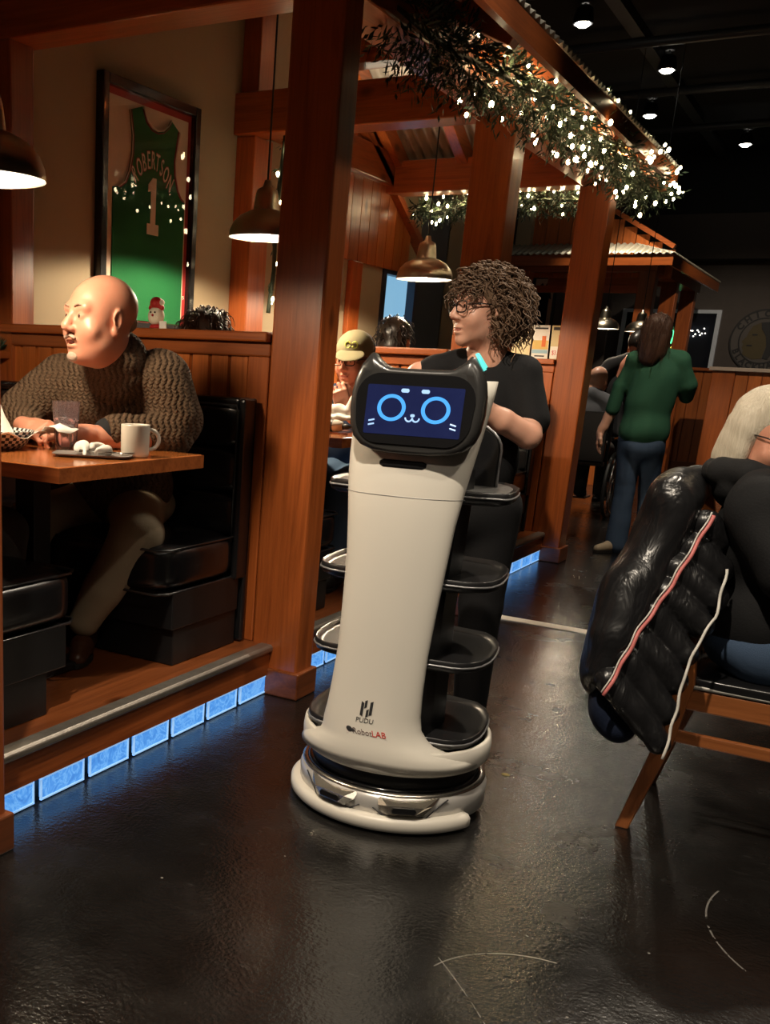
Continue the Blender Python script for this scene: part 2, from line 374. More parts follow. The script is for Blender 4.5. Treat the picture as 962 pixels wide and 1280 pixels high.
# far windows with dark panes
WHITEF = plain('white_window_frame', (0.62, 0.66, 0.72), 0.5); NIGHT = plain('night_glass', (0.012, 0.014, 0.02), 0.06)
for k, (x0, x1) in enumerate(((-3.60, -3.16), (-2.95, -2.30))):
    g = G(); g.box((x0, 17.36, 1.40), (x1, 17.4, 2.24)); wn = struct(build(g, 'window_%d' % (k+2), NIGHT))
    for lo, hi in (((x0-0.04, 17.33, 2.22), (x1+.04, 17.4, 2.27)), ((x0-.04, 17.33, 1.40), (x0+.02, 17.4, 2.22)), ((x1-.02, 17.33, 1.40), (x1+.04, 17.4, 2.22)), ((x0-.04, 17.33, 1.36), (x1+.04, 17.4, 1.41))):
        g = G(); g.box(lo, hi); build(g, 'window_frame', WHITEF, wn)
# half walls in front of the far wall
hw = thing('half_wall', 'low cedar board half wall at the far end below the dark windows', 'partition', (-3.0, 16.3, 0))
wainscot(hw, (-5.2, 16.3, 0), (-1.9, 16.3, 0), (0, -1, 0), 0.12, 1.43, 0.155)
g = G(); g.box((-5.2, 16.3, 0), (-1.9, 16.42, 1.41)); build(g, 'core', DARKWOOD, hw)
g = G(); g.box((-5.2, 16.24, 1.40), (-1.9, 16.46, 1.44)); build(g, 'ledge', W_X, hw)
g = G(); g.box((-5.2, 16.26, 0.0), (-1.9, 16.3, 0.14)); build(g, 'skirting', DARKWOOD, hw)
hw2 = thing('half_wall', 'cedar half wall with a wide end post left of the blond woman', 'partition', (-0.8, 15.1, 0))
wainscot(hw2, (-1.68, 15.1, 0), (1.6, 15.1, 0), (0, -1, 0), 0.0, 1.43, 0.155)
g = G(); g.box((-1.95, 15.06, 0), (-1.68, 15.25, 1.40)); build(g, 'end_post', W_Z, hw2, bevel=0.008)
g = G(); g.box((-1.68, 15.1, 0), (1.6, 15.22, 1.41)); build(g, 'core', DARKWOOD, hw2)
g = G(); g.box((-1.99, 15.02, 1.40), (1.6, 15.28, 1.445)); build(g, 'ledge', plain('pale_ledge_top', (0.42, 0.33, 0.26), 0.35), hw2, bevel=0.004)
# ---------------------------------------------------------------- timber canopy over the booths
can = thing('timber_canopy', 'cedar post and beam canopy with corrugated metal roof over the near booths', 'canopy', (-2.5, 4.4, 0))
def post(y0, y1, skirt=True):
    g = G(); g.box((-1.895, y0, 0), (-1.695, y1, 2.41)); p = build(g, 'post', W_Z, can, bevel=0.009)
    g = G(); g.box((-1.912, y0-0.014, 0), (-1.678, y1+0.014, 0.105)); build(g, 'base_skirting', DARKWOOD, p, bevel=0.006)
post(1.60, 1.775); post(3.36, 3.495); post(5.2, 5.38); post(7.22, 7.40)
g = G(); g.box((-1.895, 0.8, 2.412), (-1.695, 7.42, 2.62)); build(g, 'beam', W_Y, can, bevel=0.009)
for y0, y1 in ((3.36, 3.54), (5.2, 5.38), (7.22, 7.40)):
    g = G(); g.box((-3.25, y0, 2.412), (-1.897, y1, 2.618)); build(g, 'tie_beam', W_X, can, bevel=0.009)
g = G(); g.box((-2.75, 5.22, 2.70), (-1.75, 5.36, 2.84)); build(g, 'collar_beam', W_X, can, bevel=0.006)
for y0, y1, dx, tone in ((3.36, 3.50, 0.10, 0), (5.24, 5.44, 0.12, 0), (6.75, 6.92, 0.04, 0)):
    g = G(); g.box((-3.25, y0, 0.195), (-3.25+dx, y1, 2.412 if y1 < 6 else 1.93)); build(g, 'wall_post', W_Z, can, bevel=0.007)
g = G(); g.box((-3.25, 5.26, 2.62), (-3.14, 5.42, 3.36)); build(g, 'wall_post', W_Z, can, bevel=0.007)
g = G(); g.box((-3.25, 5.44, 2.46), (-3.17, 7.3, 2.66)); build(g, 'wall_plate', W_Y, can, bevel=0.007)
SL = 0.5; EX, EZ, EY = -1.38, 2.535, 7.58
def roofz(x): return EZ+(EX-x)*SL
def corr_mat():
    m, nt, b = nmat('galvanised_corrugated_steel'); v = coords(nt, (1, 1, 1), False)
    c = mix(nt, noise(nt, v, 5, 5, 0.6), (0.42, 0.40, 0.34), (0.62, 0.59, 0.50)); L(nt, c, b.inputs['Base Color'])
    b.inputs['Metallic'].default_value = 0.3; b.inputs['Roughness'].default_value = 0.38; return m
CORR = corr_mat()
def corrugated(fn, u0, u1, vrange, period, amp, name, parent, mat=None):
    """fn(u, v, h): ridges run along v, corrugation along u; vrange(u) -> (v0, v1)"""
    n = int((u1-u0)/period*8); g = G(); top = []; bot = []
    vs = []; fs = []
    for i in range(n+1):
        u = u0+(u1-u0)*i/n; h = amp*math.sin(2*PI*(u-u0)/period); a, c = vrange(u)
        for dh in (0, 0.003):
            vs.append(fn(u, a, h+dh)); vs.append(fn(u, c, h+dh))
    for i in range(n):
        p, q = 4*i, 4*i+4
        fs += [(p, q, q+1, p+1), (p+2, p+3, q+3, q+2), (p, p+2, q+2, q), (p+1, q+1, q+3, p+3)]
    g.add(vs, fs, True); return build(g, name, mat or CORR, parent)
nz = Vector((SL, 0, 1)).normalized()
corrugated(lambda u, v, h: (v+nz.x*h, u, roofz(v)+nz.z*h), 1.0, EY, lambda u: (max(-3.25, EX-(EY-u)), EX), 0.068, 0.009, 'roof_panel', can)
ny = Vector((0, SL, 1)).normalized()
corrugated(lambda u, v, h: (u, v+ny.y*h, EZ+(EY-v)*SL+ny.z*h), -3.25, EX, lambda u: (EY-(EX-u), EY), 0.068, 0.009, 'roof_panel', can)
for k in range(11):
    y = 1.3+k*0.6
    xin = max(-3.25, EX-(EY-y)+0.1)
    g = G(); g.bar((EX-0.05, y, roofz(EX-0.05)-0.075), (xin, y, roofz(xin)-0.075), 0.075, 0.115); build(g, 'rafter', W_X, can, bevel=0.005)
for k in range(4):
    x = -1.75-k*0.47
    y1 = EY-(EX-x)+0.1
    g = G(); g.bar((x, EY-0.05, EZ+0.025-0.075), (x, y1, EZ+(EY-y1)*SL-0.075), 0.075, 0.115); build(g, 'rafter', W_Y, can, bevel=0.005)
g = G(); g.bar((EX-.05, EY-.05, EZ-0.07), (EX-1.8, EY-1.8, EZ+0.9-0.07), 0.06, 0.14); build(g, 'hip_rafter', W_X, can)
g = G(); g.box((EX-0.035, 1.0, EZ-0.10), (EX-0.005, EY, EZ-0.012)); build(g, 'fascia', W_Y, can)
# small uplight, added unseen on the second tie beam to brighten the roof hip
up_ = thing('added_uplight', 'small black lamp added on the second tie beam to brighten the roof hip', 'lamp', (-2.45, 5.42, 2.618))
g = G(); g.box((-2.60, 5.375, 2.60), (-2.30, 5.44, 2.66)); build(g, 'housing', BLACKMETAL, up_); g = G(); g.box((-2.59, 5.385, 2.66), (-2.31, 5.435, 2.664)); build(g, 'lens', glow_mat('added_uplight_lens', (1, .85, .6), 3), up_)
for x in (-3.0, -2.5, -2.0): lamp('SPOT', (x, 5.46, 2.70), 70, (1, .84, .6), .03, (x, 6.8, 3.24), 48, .1, 'added_uplight_spot')  # three added spots that brighten the corrugated hip
# ---------------------------------------------------------------- cross partitions between the booths
def partition(y0, label):
    p = thing('booth_partition', label, 'partition', (-2.55, y0+0.09, 0.195))
    wainscot(p, (-3.2, y0+0.03, 0), (-1.99, y0+0.03, 0), (0, -1, 0), 0.195, 1.295, 0.087)
    wainscot(p, (-1.99, y0+0.15, 0), (-3.2, y0+0.15, 0), (0, 1, 0), 0.195, 1.295, 0.087)
    g = G(); g.box((-3.2, y0+0.03, 0.195), (-1.99, y0+0.15, 1.29)); build(g, 'core', DARKWOOD, p)
    g = G(); g.box((-3.22, y0-0.03, 1.313), (-1.897, y0+0.21, 1.348)); build(g, 'ledge', W_X, p, bevel=0.007)
    g = G(); g.box((-3.2, y0+0.002, 1.262), (-1.897, y0+0.178, 1.313)); build(g, 'apron_moulding', W_X, p, bevel=0.006)
    g = G(); g.box((-1.99, y0+0.005, 0.195), (-1.90, y0+0.175, 1.262)); build(g, 'end_board', W_Z, p, bevel=0.005)
    g = G(); g.box((-3.2, y0+0.012, 0.195), (-1.90, y0+0.168, 0.30)); build(g, 'skirting', W_X, p, bevel=0.004)
    return p
partition(3.36, 'cedar board partition behind the bald man, holding up the little figurine')
partition(5.2, 'cedar board partition behind the man in the cap')
partition(7.22, 'cedar board partition carrying the two menu cards')
# ---------------------------------------------------------------- serving robot
WHITE = plain('warm_white_plastic', (0.74, 0.70, 0.62), 0.36, var=0.03, nscale=4)
SILV = plain('silver_plastic', (0.60, 0.58, 0.55), 0.30, 0.35, 0.05)
PIANO = plain('gloss_black_plastic', (0.010, 0.010, 0.011), 0.16, var=0.1, coat=0.4)
SATIN = plain('satin_black_plastic', (0.013, 0.013, 0.014), 0.30, var=0.1)
HEADM = plain('charcoal_head_plastic', (0.032, 0.031, 0.030), 0.30, var=0.1, coat=0.2)
CHROME = plain('brushed_chrome', (0.66, 0.62, 0.55), 0.24, 0.95, 0.1, 20)
GREYLINE = plain('grey_rim', (0.32, 0.32, 0.33), 0.3, 0.5)
INK = plain('dark_print', (0.03, 0.03, 0.032), 0.5); INKRED = plain('red_print', (0.55, 0.03, 0.02), 0.5)
rb = thing('serving_robot', 'tall white serving robot with a cat face screen standing in the aisle', 'robot', (-1.040, 2.755, 0), None, math.radians(8))
def rp(g, name, mat, parent=None, **k): return build(g, name, mat, parent or rb, local=True, **k)
def ringpts(rx, ry, z, n=48, oy=0): return [(rx*math.cos(2*PI*j/n), oy+ry*math.sin(2*PI*j/n), z) for j in range(n)]
g = G(); g.lathe([(0.20, 0.0), (0.235, 0.0), (0.24, 0.03), (0.2, 0.03)], n=32); rp(g, 'wheel_skirt', BLACKMETAL)
g = G(); g.lathe([(0.262, 0.022), (0.276, 0.03), (0.278, 0.085), (0.270, 0.105), (0.240, 0.112)], n=64); base = rp(g, 'base', SILV)
g = G(); g.lathe([(0.250, 0.100), (0.2705, 0.104), (0.272, 0.1075), (0.262, 0.1125), (0.230, 0.114)], n=64); rp(g, 'base_rim', CHROME)
g = G(); g.lathe([(0.24, 0.108), (0.258, 0.1135), (0.250, 0.119), (0.2, 0.122)], n=64); rp(g, 'base_deck', PIANO)
g = G(); g.lathe([(0.235, 0.11), (0.245, 0.125), (0.245, 0.16), (0.22, 0.175)], n=48); rp(g, 'turntable_gap', BLACKMETAL)
# front bumper band: arc of about 190 degrees round the front
def arc_band(prof, a0, a1, n=48):
    g = G(); g.loft([[(r*math.cos(a0+(a1-a0)*i/n), r*math.sin(a0+(a1-a0)*i/n), z) for r, z in prof] for i in range(n+1)]); return g
bp = [(0.262, 0.008), (0.294, 0.008), (0.303, 0.018), (0.303, 0.040), (0.294, 0.050), (0.262, 0.052)]
rp(arc_band(bp, math.radians(-190), math.radians(-28)), 'bumper', WHITE)
# faceted chrome sensor housings to left and right of a dark centre
for s in (-1, 1):
    g = G(); ac = -90
    def pt(da, r, z): a = math.radians(ac+s*da); return (r*math.cos(a), r*math.sin(a), z)
    top = [pt(8, .276, .104), pt(44, .278, .106)]; 
    vs = [pt(6, .262, .106), pt(44, .270, .108), pt(38, .286, .088), pt(32, .292, .060), pt(12, .292, .060), pt(7, .288, .084), pt(12, .300, .090), pt(32, .300, .088), pt(27, .302, .068), pt(15, .302, .068)]
    g.add(vs, [(0, 1, 7, 6), (1, 2, 7), (2, 3, 8, 7), (3, 4, 9, 8), (4, 5, 6, 9), (5, 0, 6), (6, 7, 8, 9), (0, 5, 4, 3, 2, 1)])
    h = rp(g, 'sensor_housing', CHROME)
    g = G(); g.loft([[pt(d, .296, z) for d, z in ((15.5, .071), (26.5, .071), (27.5, .079), (26.5, .087), (15.5, .087), (14.5, .079))], [pt(d, .3045, z) for d, z in ((15.5, .071), (26.5, .071), (27.5, .079), (26.5, .087), (15.5, .087), (14.5, .079))]], smooth=False)
    rp(g, 'sensor_slot', PIANO, h)
    # dark outline seam round the housing
    g = G(); g.tube([pt(48, .2795, .100), pt(42, .2795, .082), pt(35, .2795, .050), pt(10, .2795, .050), pt(4, .2795, .070)], 0.0022, 5); rp(g, 'seam', INK, h)
# skirt ring
g = G(); g.loft([ringpts(r, r, z, 72) for r, z in ((0.236, 0.166), (0.268, 0.166), (0.276, 0.176), (0.277, 0.205), (0.274, 0.232), (0.268, 0.238), (0.262, 0.236), (0.262, 0.20))], cap=False)
rp(g, 'skirt_ring', WHITE)
g = G(); g.lathe([(0.255, 0.18), (0.262, 0.20), (0.2, 0.205)], n=48); rp(g, 'inner_deck', SATIN)
# tall curved front panel, flaring into the skirt ring below and into two fins beside the head
PZ = [0.185, 0.205, 0.225, 0.245, 0.265, 0.29, 0.33, 0.40, 0.50, 0.62, 0.75, 0.86, 0.95, 1.02, 1.08, 1.13, 1.18, 1.225]
PW = [0.262, 0.240, 0.205, 0.180, 0.165, 0.154, 0.147, 0.142, 0.139, 0.140, 0.147, 0.157, 0.170, 0.180, 0.187, 0.192, 0.196, 0.198]
PF = [-.277, -.277, -.276, -.272, -.268, -.264, -.258, -.250, -.243, -.237, -.230, -.224, -.215, -.203, -.188, -.172, -.155, -.140]
PE = [-.070, -.120, -.165, -.185, -.192, -.195, -.200, -.200, -.195, -.188, -.178, -.165, -.145, -.115, -.080, -.050, -.020, .005]
PX = list(np.interp(PZ, [.20, .29, .5, .75, 1.0, 1.225], [0, -.027, -.018, -.010, -.012, -.014]))
PW = [w if z < .24 else w*(.91 if z < .6 else .935) for w, z in zip(PW, PZ)]
def shell_row(i, n=33, off=0.0):
    out = []
    for j in range(n):
        s = -1+2*j/(n-1)
        x = PW[i]*math.sin(s*PI/2*0.98)/math.sin(PI/2*0.98) if True else PW[i]*s
        t = abs(x)/PW[i]
        y = PF[i]+(PE[i]-PF[i])*(1-math.sqrt(max(0, 1-t**2.4)))
        out.append((x+PX[i], y+off, PZ[i]))
    return out
rows_f = [shell_row(i) for i in range(len(PZ))]
rows = [rows_f[i]+[(PX[i]+(x-PX[i])*0.93, y+0.016, z) for x, y, z in reversed(rows_f[i])] for i in range(len(PZ))]
g = G(); g.loft(rows); panel = rp(g, 'front_panel', WHITE)
# seam across the panel, speaker slot, printed marks
def on_panel(x, z, off=0.0):
    i = max(k for k in range(len(PZ)-1) if PZ[k] <= z); f = (z-PZ[i])/(PZ[i+1]-PZ[i]); lp = lambda A: A[i]+(A[i+1]-A[i])*f
    w = lp(PW); t = min(1, abs(x)/w); return (x+lp(PX), lp(PF)+(lp(PE)-lp(PF))*(1-math.sqrt(max(0, 1-t**2.4)))-off, z)
g = G(); g.tube([on_panel(-0.160+0.320*i/30, 0.925+0.0*i, 0.0003) for i in range(31)], 0.0008, 4); rp(g, 'panel_seam', GREYLINE, panel)
sl = [(-0.062, 0), (-0.056, .011), (0.056, .011), (0.062, 0), (0.056, -.011), (-0.056, -.011)]
g = G(); g.loft([[on_panel(-0.062+0.124*i/12, 1.008+dz, o_) for dz, o_ in ((-.010*e, .0008), (-.006*e, .003), (.006*e, .003), (.010*e, .0008))] for i in range(13) for e in ((0.5 if i in (0, 12) else 1.0),)], smooth=False)
rp(g, 'speaker_slot', PIANO, panel)
def print_on(g0, x, z, name, mat, sx=1):
    """bend flat lettering onto the panel"""
    q = G(); q.add([on_panel(x+p[0], z+p[1], 0.0006+p[2]) for p in g0.v], g0.f); return rp(q, name, mat, panel)
I4 = Matrix.Identity(4)
lg = G()
for x0, pts in ((0, [(-.0165, .019), (-.0165, -.019), (-.0085, -.023), (-.0085, .015)]), (0, [(.0165, .023), (.0165, -.015), (.0085, -.019), (.0085, .019)])):
    lg.prism(pts, lambda u, v, d: (u, v, d), 0, .0005)
lg.prism([(-.0068, .021), (-.0068, .0), (.0, .004), (.0, .0245)], lambda u, v, d: (u, v, d), 0, .0005)
lg.prism([(.0068, -.021), (.0068, .0), (.0, -.004), (.0, -.0245)], lambda u, v, d: (u, v, d), 0, .0005)
print_on(lg, -.006, 0.345, 'printed_logo', INK)
print_on(text_geo('PUDU', 0.019, I4, 0.0003), -.006, 0.311, 'lettering', INK)
g = G(); g.box((-0.058, -.0105, 0), (0.056, .0115, 0.0003)); st = print_on(g, 0.0, 0.279, 'sticker', plain('sticker_white', (0.74, 0.66, 0.60), 0.4))
print_on(text_geo('Robot', 0.022, Matrix.Translation((0, 0, 0.0006)), 0.0003), -0.011, 0.279, 'lettering', plain('sticker_grey_print', (0.22, 0.16, 0.15), 0.5))
print_on(text_geo('LAB', 0.023, Matrix.Translation((0, 0, 0.0006)), 0.0003), 0.036, 0.279, 'lettering', INKRED)
g = G(); g.ball((-0.048, 0.003, 0.0008), (0.009, 0.0075, 0.0006), 10, 4); g.ball((-0.038, 0.001, 0.0008), (0.006, 0.0045, 0.0006), 8, 4); print_on(g, 0.0, 0.279, 'printed_mark', INK)
# head: outline with two ears, lofted back from a tilted face
half = [(0.0, 1.022), (0.06, 1.023), (0.11, 1.029), (0.145, 1.042), (0.168, 1.064), (0.180, 1.095), (0.186, 1.14), (0.185, 1.19), (0.178, 1.228), (0.165, 1.262), (0.143, 1.292), (0.135, 1.296), (0.116, 1.276), (0.097, 1.262), (0.085, 1.257), (0.04, 1.256)]
half = [(x*.93, 1.284-(1.296-z)*.915) for x, z in half]
outl = half+[(-x, z) for x, z in reversed(half[1:])]
ZC = 1.14
def hring(sc, d, dz=0, earkeep=1.0):
    out = []
    for x, z in outl:
        ze = z if z < 1.248 else 1.248+(z-1.248)*earkeep
        Y = -0.232+d+0.10*(z-1.02)         # face leans back towards the top
        out.append((x*sc+.006, Y, ZC+(ze-ZC)*sc+dz))
    return out
g = G(); g.loft([hring(0.90, 0.000, 0, .05), hring(0.965, 0.003, 0, 0.6), hring(1.0, 0.018), hring(1.0, 0.050, 0, 0.95), hring(0.95, 0.085, 0, 0.35), hring(0.80, 0.105, 0, 0.0)])
head = rp(g, 'head', HEADM)
def face_pt(x, z, off=0): return (x*.95+.006, -0.232+0.10*(z-1.02)-off, 1.144+(z-1.14)*.93)
def rrect(cx, cz, w, h, r, n=6):
    out = []
    for (sx, sz), a0 in (((1, 1), 0), ((-1, 1), 90), ((-1, -1), 180), ((1, -1), 270)):
        for i in range(n+1):
            a = math.radians(a0+90*i/n); out.append((cx+sx*(w/2-r)+r*math.cos(a), cz+sz*(h/2-r)+r*math.sin(a)))
    return out
def face_poly(poly, o0, o1): 
    g = G(); g.prism(poly, lambda u, v, d: face_pt(u, v, d), o0, o1); return g
bez = []
for x, z in rrect(0, 1.140, 0.322, 0.188, 0.062, 8): bez.append((x*(1-0.10*(1.14-z)/0.1 if z < 1.14 else 1), z+0.006*math.cos(x/0.16*PI/2)))
rp(face_poly(bez, -0.002, 0.004), 'screen_bezel', PIANO, head)
scr_m = glow_mat('lit_screen', (0.010, 0.014, 0.062), 0.55, (0.026, 0.034, 0.115), 14, 0.12)
scr = rp(face_poly(rrect(0.0, 1.140, 0.262, 0.132, 0.004, 2), 0.0035, 0.0048), 'screen', scr_m, head)
EYEB = glow_mat('screen_blue', (0.06, 0.34, 0.88), 1.0, (0.08, 0.38, 0.92)); EYEW = glow_mat('screen_pale_blue', (0.40, 0.62, 0.95), 0.95)
for cx in (-0.060, 0.060):
    g = G(); n = 40; R = [(1, 0), (0.74, 1)]
    g.loft([[face_pt(cx+0.039*k*math.cos(2*PI*j/n), 1.146+0.036*k*math.sin(2*PI*j/n), o_) for j in range(n)] for k, o_ in ((0.74, .0048), (0.74, .0056), (1.0, .0056), (1.0, .0048))], cap=False, smooth=False)
    rp(g, 'screen_eye', EYEB, head)
for cx in (-0.0275, 0.0275): rp(face_poly(rrect(cx, 1.193, 0.022, 0.0105, 0.005, 4), 0.0047, 0.0056), 'screen_brow', EYEW, head)
def face_tube(pts, r): g = G(); g.tube([face_pt(x, z, 0.0054) for x, z in pts], r, 5); return g
g = face_tube([(-0.019+0.0095*(1-math.cos(PI*i/8)), 1.122-0.010*math.sin(PI*i/8)) for i in range(9)], 0.0022)
q = face_tube([(0.0+0.0095*(1-math.cos(PI*i/8)), 1.122-0.010*math.sin(PI*i/8)) for i in range(9)], 0.0022); g.add(q.v, q.f)
q = face_poly(rrect(0, 1.128, 0.012, 0.008, 0.004, 4), 0.0047, 0.0056); g.add(q.v, q.f); rp(g, 'screen_mouth', EYEW, head)
for s in (-1, 1):
    g = G()
    for dz in (0, -0.011):
        q = face_tube([(s*0.103, 1.112+dz), (s*0.119, 1.108+dz)], 0.0021); g.add(q.v, q.f)
    rp(g, 'screen_whiskers', EYEW, head)
TEAL = glow_mat('teal_ear_light', (0.05, 0.75, 0.62), 1.0, (0.25, 0.95, 0.85))
for s in (1,):
    g = G(); g.tube([(s*0.158+.006, -0.168, 1.252), (s*0.133+.006, -0.172, 1.290), (s*0.132+.006, -0.150, 1.290), (s*0.154+.006, -0.138, 1.258)], 0.0045, 6); rp(g, 'ear_light', TEAL, head)
# black inner column, back plate and four trays
g = G(); g.loft([[(x*w-.012, y if y > -.15 else -.20+max(0, z-.6)*.32, z) for x, y in ((-.115, -.20), (.115, -.20), (.135, -.10), (.15, .02), (.10, .07), (-.10, .07), (-.15, .02), (-.135, -.10))] for z, w in ((0.2, 1), (0.6, .95), (0.95, 1.02), (1.0, 1.0))], smooth=False)
rp(g, 'inner_column', SATIN, bevel=0.01)
g = G(); pl = [(-.155, .93)]+[(0.155*math.cos(PI-PI*i/16)*1.0, 1.04+0.085*math.sin(PI*i/16)) for i in range(17)]+[(.155, .93)]
g.prism(pl, lambda u, v, d: (u+0.03, 0.10+d+0.10*(v-.93), v), 0, 0.03); bk = rp(g, 'back_plate', PIANO, bevel=0.008, seg=3)
g = G(); g.tube([(u+0.03, 0.098+0.10*(v-.93), v) for u, v in pl], 0.0035, 6); rp(g, 'silver_edge', GREYLINE, bk)
def tray(z, mat_on, yf=-.215):
    pts = [(-.150, -.215), (.150, -.215), (.205, -.190), (.238, -.120), (.245, .0), (.232, .13), (.165, .225), (-.165, .225), (-.232, .13), (-.245, 0), (-.238, -.12), (-.205, -.19)]
    pts = [(x, max(y, yf+(.02 if abs(x) > .2 else 0))) for x, y in pts]; sm = []
    for i in range(len(pts)):
        a, b_, c_ = Vector(pts[i-1]), Vector(pts[i]), Vector(pts[(i+1) % len(pts)])
        sm += [tuple(b_.lerp(a, 0.28)), tuple(b_.lerp(c_, 0.28))]
    R = lambda s, dz: [(x*s*1.05, 0.02+y*s, z+dz) for x, y in sm]
    g = G(); g.loft([R(0.90, -.030), R(0.985, -.022), R(1.0, -.008), R(1.0, 0.006), R(0.985, 0.008), R(0.955, -0.004), R(0.90, -.005)])
    t = rp(g, 'tray', SATIN)
    g = G(); rr = R(1.002, -.008); g.tube(rr, 0.0032, 5, closed=True); rp(g, 'tray_rim', GREYLINE, t)
    if mat_on:
        g = G(); g.loft([R(0.93, -.003), R(0.93, 0.004)], smooth=False); rp(g, 'tray_mat', plain('grey_silicone_mat', (0.10, 0.098, 0.095), 0.35, bmp=.6, bscale=30), t)
for z, mo, yf in ((0.262, 0, -.205), (0.485, 0, -.205), (0.705, 0, -.185), (0.935, 1, -.12)): tray(z, mo, yf)
g = G(); g.box((0.06, 0.09, 0.2), (0.10, 0.125, 0.95)); g.box((-0.10, 0.09, 0.2), (-0.06, 0.125, 0.95)); rp(g, 'rear_strut', SATIN)
# ---------------------------------------------------------------- lamps
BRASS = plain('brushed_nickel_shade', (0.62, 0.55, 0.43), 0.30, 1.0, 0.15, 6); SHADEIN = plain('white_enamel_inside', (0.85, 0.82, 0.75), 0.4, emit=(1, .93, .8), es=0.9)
CORD = plain('black_cord', (0.01, 0.01, 0.01), 0.6)
BULB = glow_mat('lit_bulb', (1.0, 0.90, 0.72), 9.0)
def pendant(loc, ztop, label, R=0.166, power=30, group='pendant lamps over the booths'):
    t = thing('pendant_lamp', label, 'lamp', loc, group)
    x, y, z = loc; k = R/0.166
    pro = [(R, 0), (R*1.0, 0.012*k), (R*0.985, 0.03*k), (R*.90, 0.062*k), (R*.72, 0.092*k), (R*.48, 0.112*k), (R*.36, 0.118*k)]
    g = G(); g.loft([[(x+r*math.cos(2*PI*j/40), y+r*math.sin(2*PI*j/40), z+h) for j in range(40)] for r, h in pro], cap=False); sh = build(g, 'lamp_shade', BRASS, t)
    g = G(); g.lathe([(R*.375, 0.112*k), (R*.36, .122*k), (R*.31, .185*k), (R*.27, .205*k), (R*.13, .218*k), (R*.08, .245*k)], (x, y, z), 32); build(g, 'lamp_neck', BRASS, sh)
    pin = [(R*.985, 0.004), (R*.97, 0.028*k), (R*.88, 0.058*k), (R*.70, 0.086*k), (R*.46, 0.106*k), (R*.1, 0.108*k)]
    g = G(); g.loft([[(x+r*math.cos(2*PI*j/40), y+r*math.sin(2*PI*j/40), z+h) for j in range(40)] for r, h in pin], cap=False); build(g, 'shade_lining', SHADEIN, sh)
    g = G(); g.ball((x, y, z+0.055*k), (0.042*k, .042*k, .048*k), 16, 10); build(g, 'bulb', BULB, t)
    g = G(); g.tube([(x, y, z+.24*k), (x, y, ztop)], 0.0045, 6); build(g, 'cord', CORD, t)
    if power: lamp('SPOT', (x, y, z+0.012), power, (1.0, 0.80, 0.55), 0.07, (x, y, 0), 167, 0.15, 'pendant_light')
    return t
pendant((-2.16, 2.20, 1.685), roofz(-2.16)-.02, 'nickel pendant lamp cut off by the left edge above the bald man', power=46)
pendant((-2.55, 4.40, 1.79), roofz(-2.55)-.02, 'nickel pendant lamp on a black cord left of the big front post', power=100)
pendant((-2.47, 6.20, 1.76), roofz(-2.47)-.02, 'nickel pendant lamp above the standing waitress', power=100)
pendant((-2.60, 11.6, 1.73), CEIL, 'far lit pendant lamp just right of the third post', R=0.15, power=25, group=None)
pendant((-2.30, 11.9, 1.72), CEIL, 'far pendant lamp half behind the dark haired person', R=0.15, power=20, group=None)
SPOTB = glow_mat('spot_lamp_glow', (1.0, 0.94, 0.82), 26.0)
for (x, y, z, tg, pw, an) in SPOTS:
    if y < 8 or x > -1: continue
    lb = {10.4: 'lit ceiling spot nearest the canopy roof, highest of the four', 12.1: 'lit ceiling spot second from top', 14.0: 'lit ceiling spot lowest left, beyond the canopy garland', 16.0: 'lit ceiling spot farthest right over the dark hall'}.get(y)
    t = thing('ceiling_spot', lb, 'lamp', (x, y, z), 'ceiling track spots' )
    g = G(); g.loft([[tuple(Vector((x, y, z))+(rotm(0, 0, 0) @ Vector((r*math.cos(a), r*math.sin(a), h)))) for a in [2*PI*j/16 for j in range(16)]] for r, h in ((.085, -.09), (.088, -.06), (.07, .03), (.03, .06))], cap=False); build(g, 'housing', BLACKMETAL, t)
    g = G(); g.tube([(x, y, z+.05), (x, y, CEIL)], .012, 6); build(g, 'stem', BLACKMETAL, t)
    g = G(); g.lathe([(0.0, -.118), (.04, -.112), (.07, -.09), (.03, -.06)], (x, y, z), 16); build(g, 'bulb', SPOTB, t)
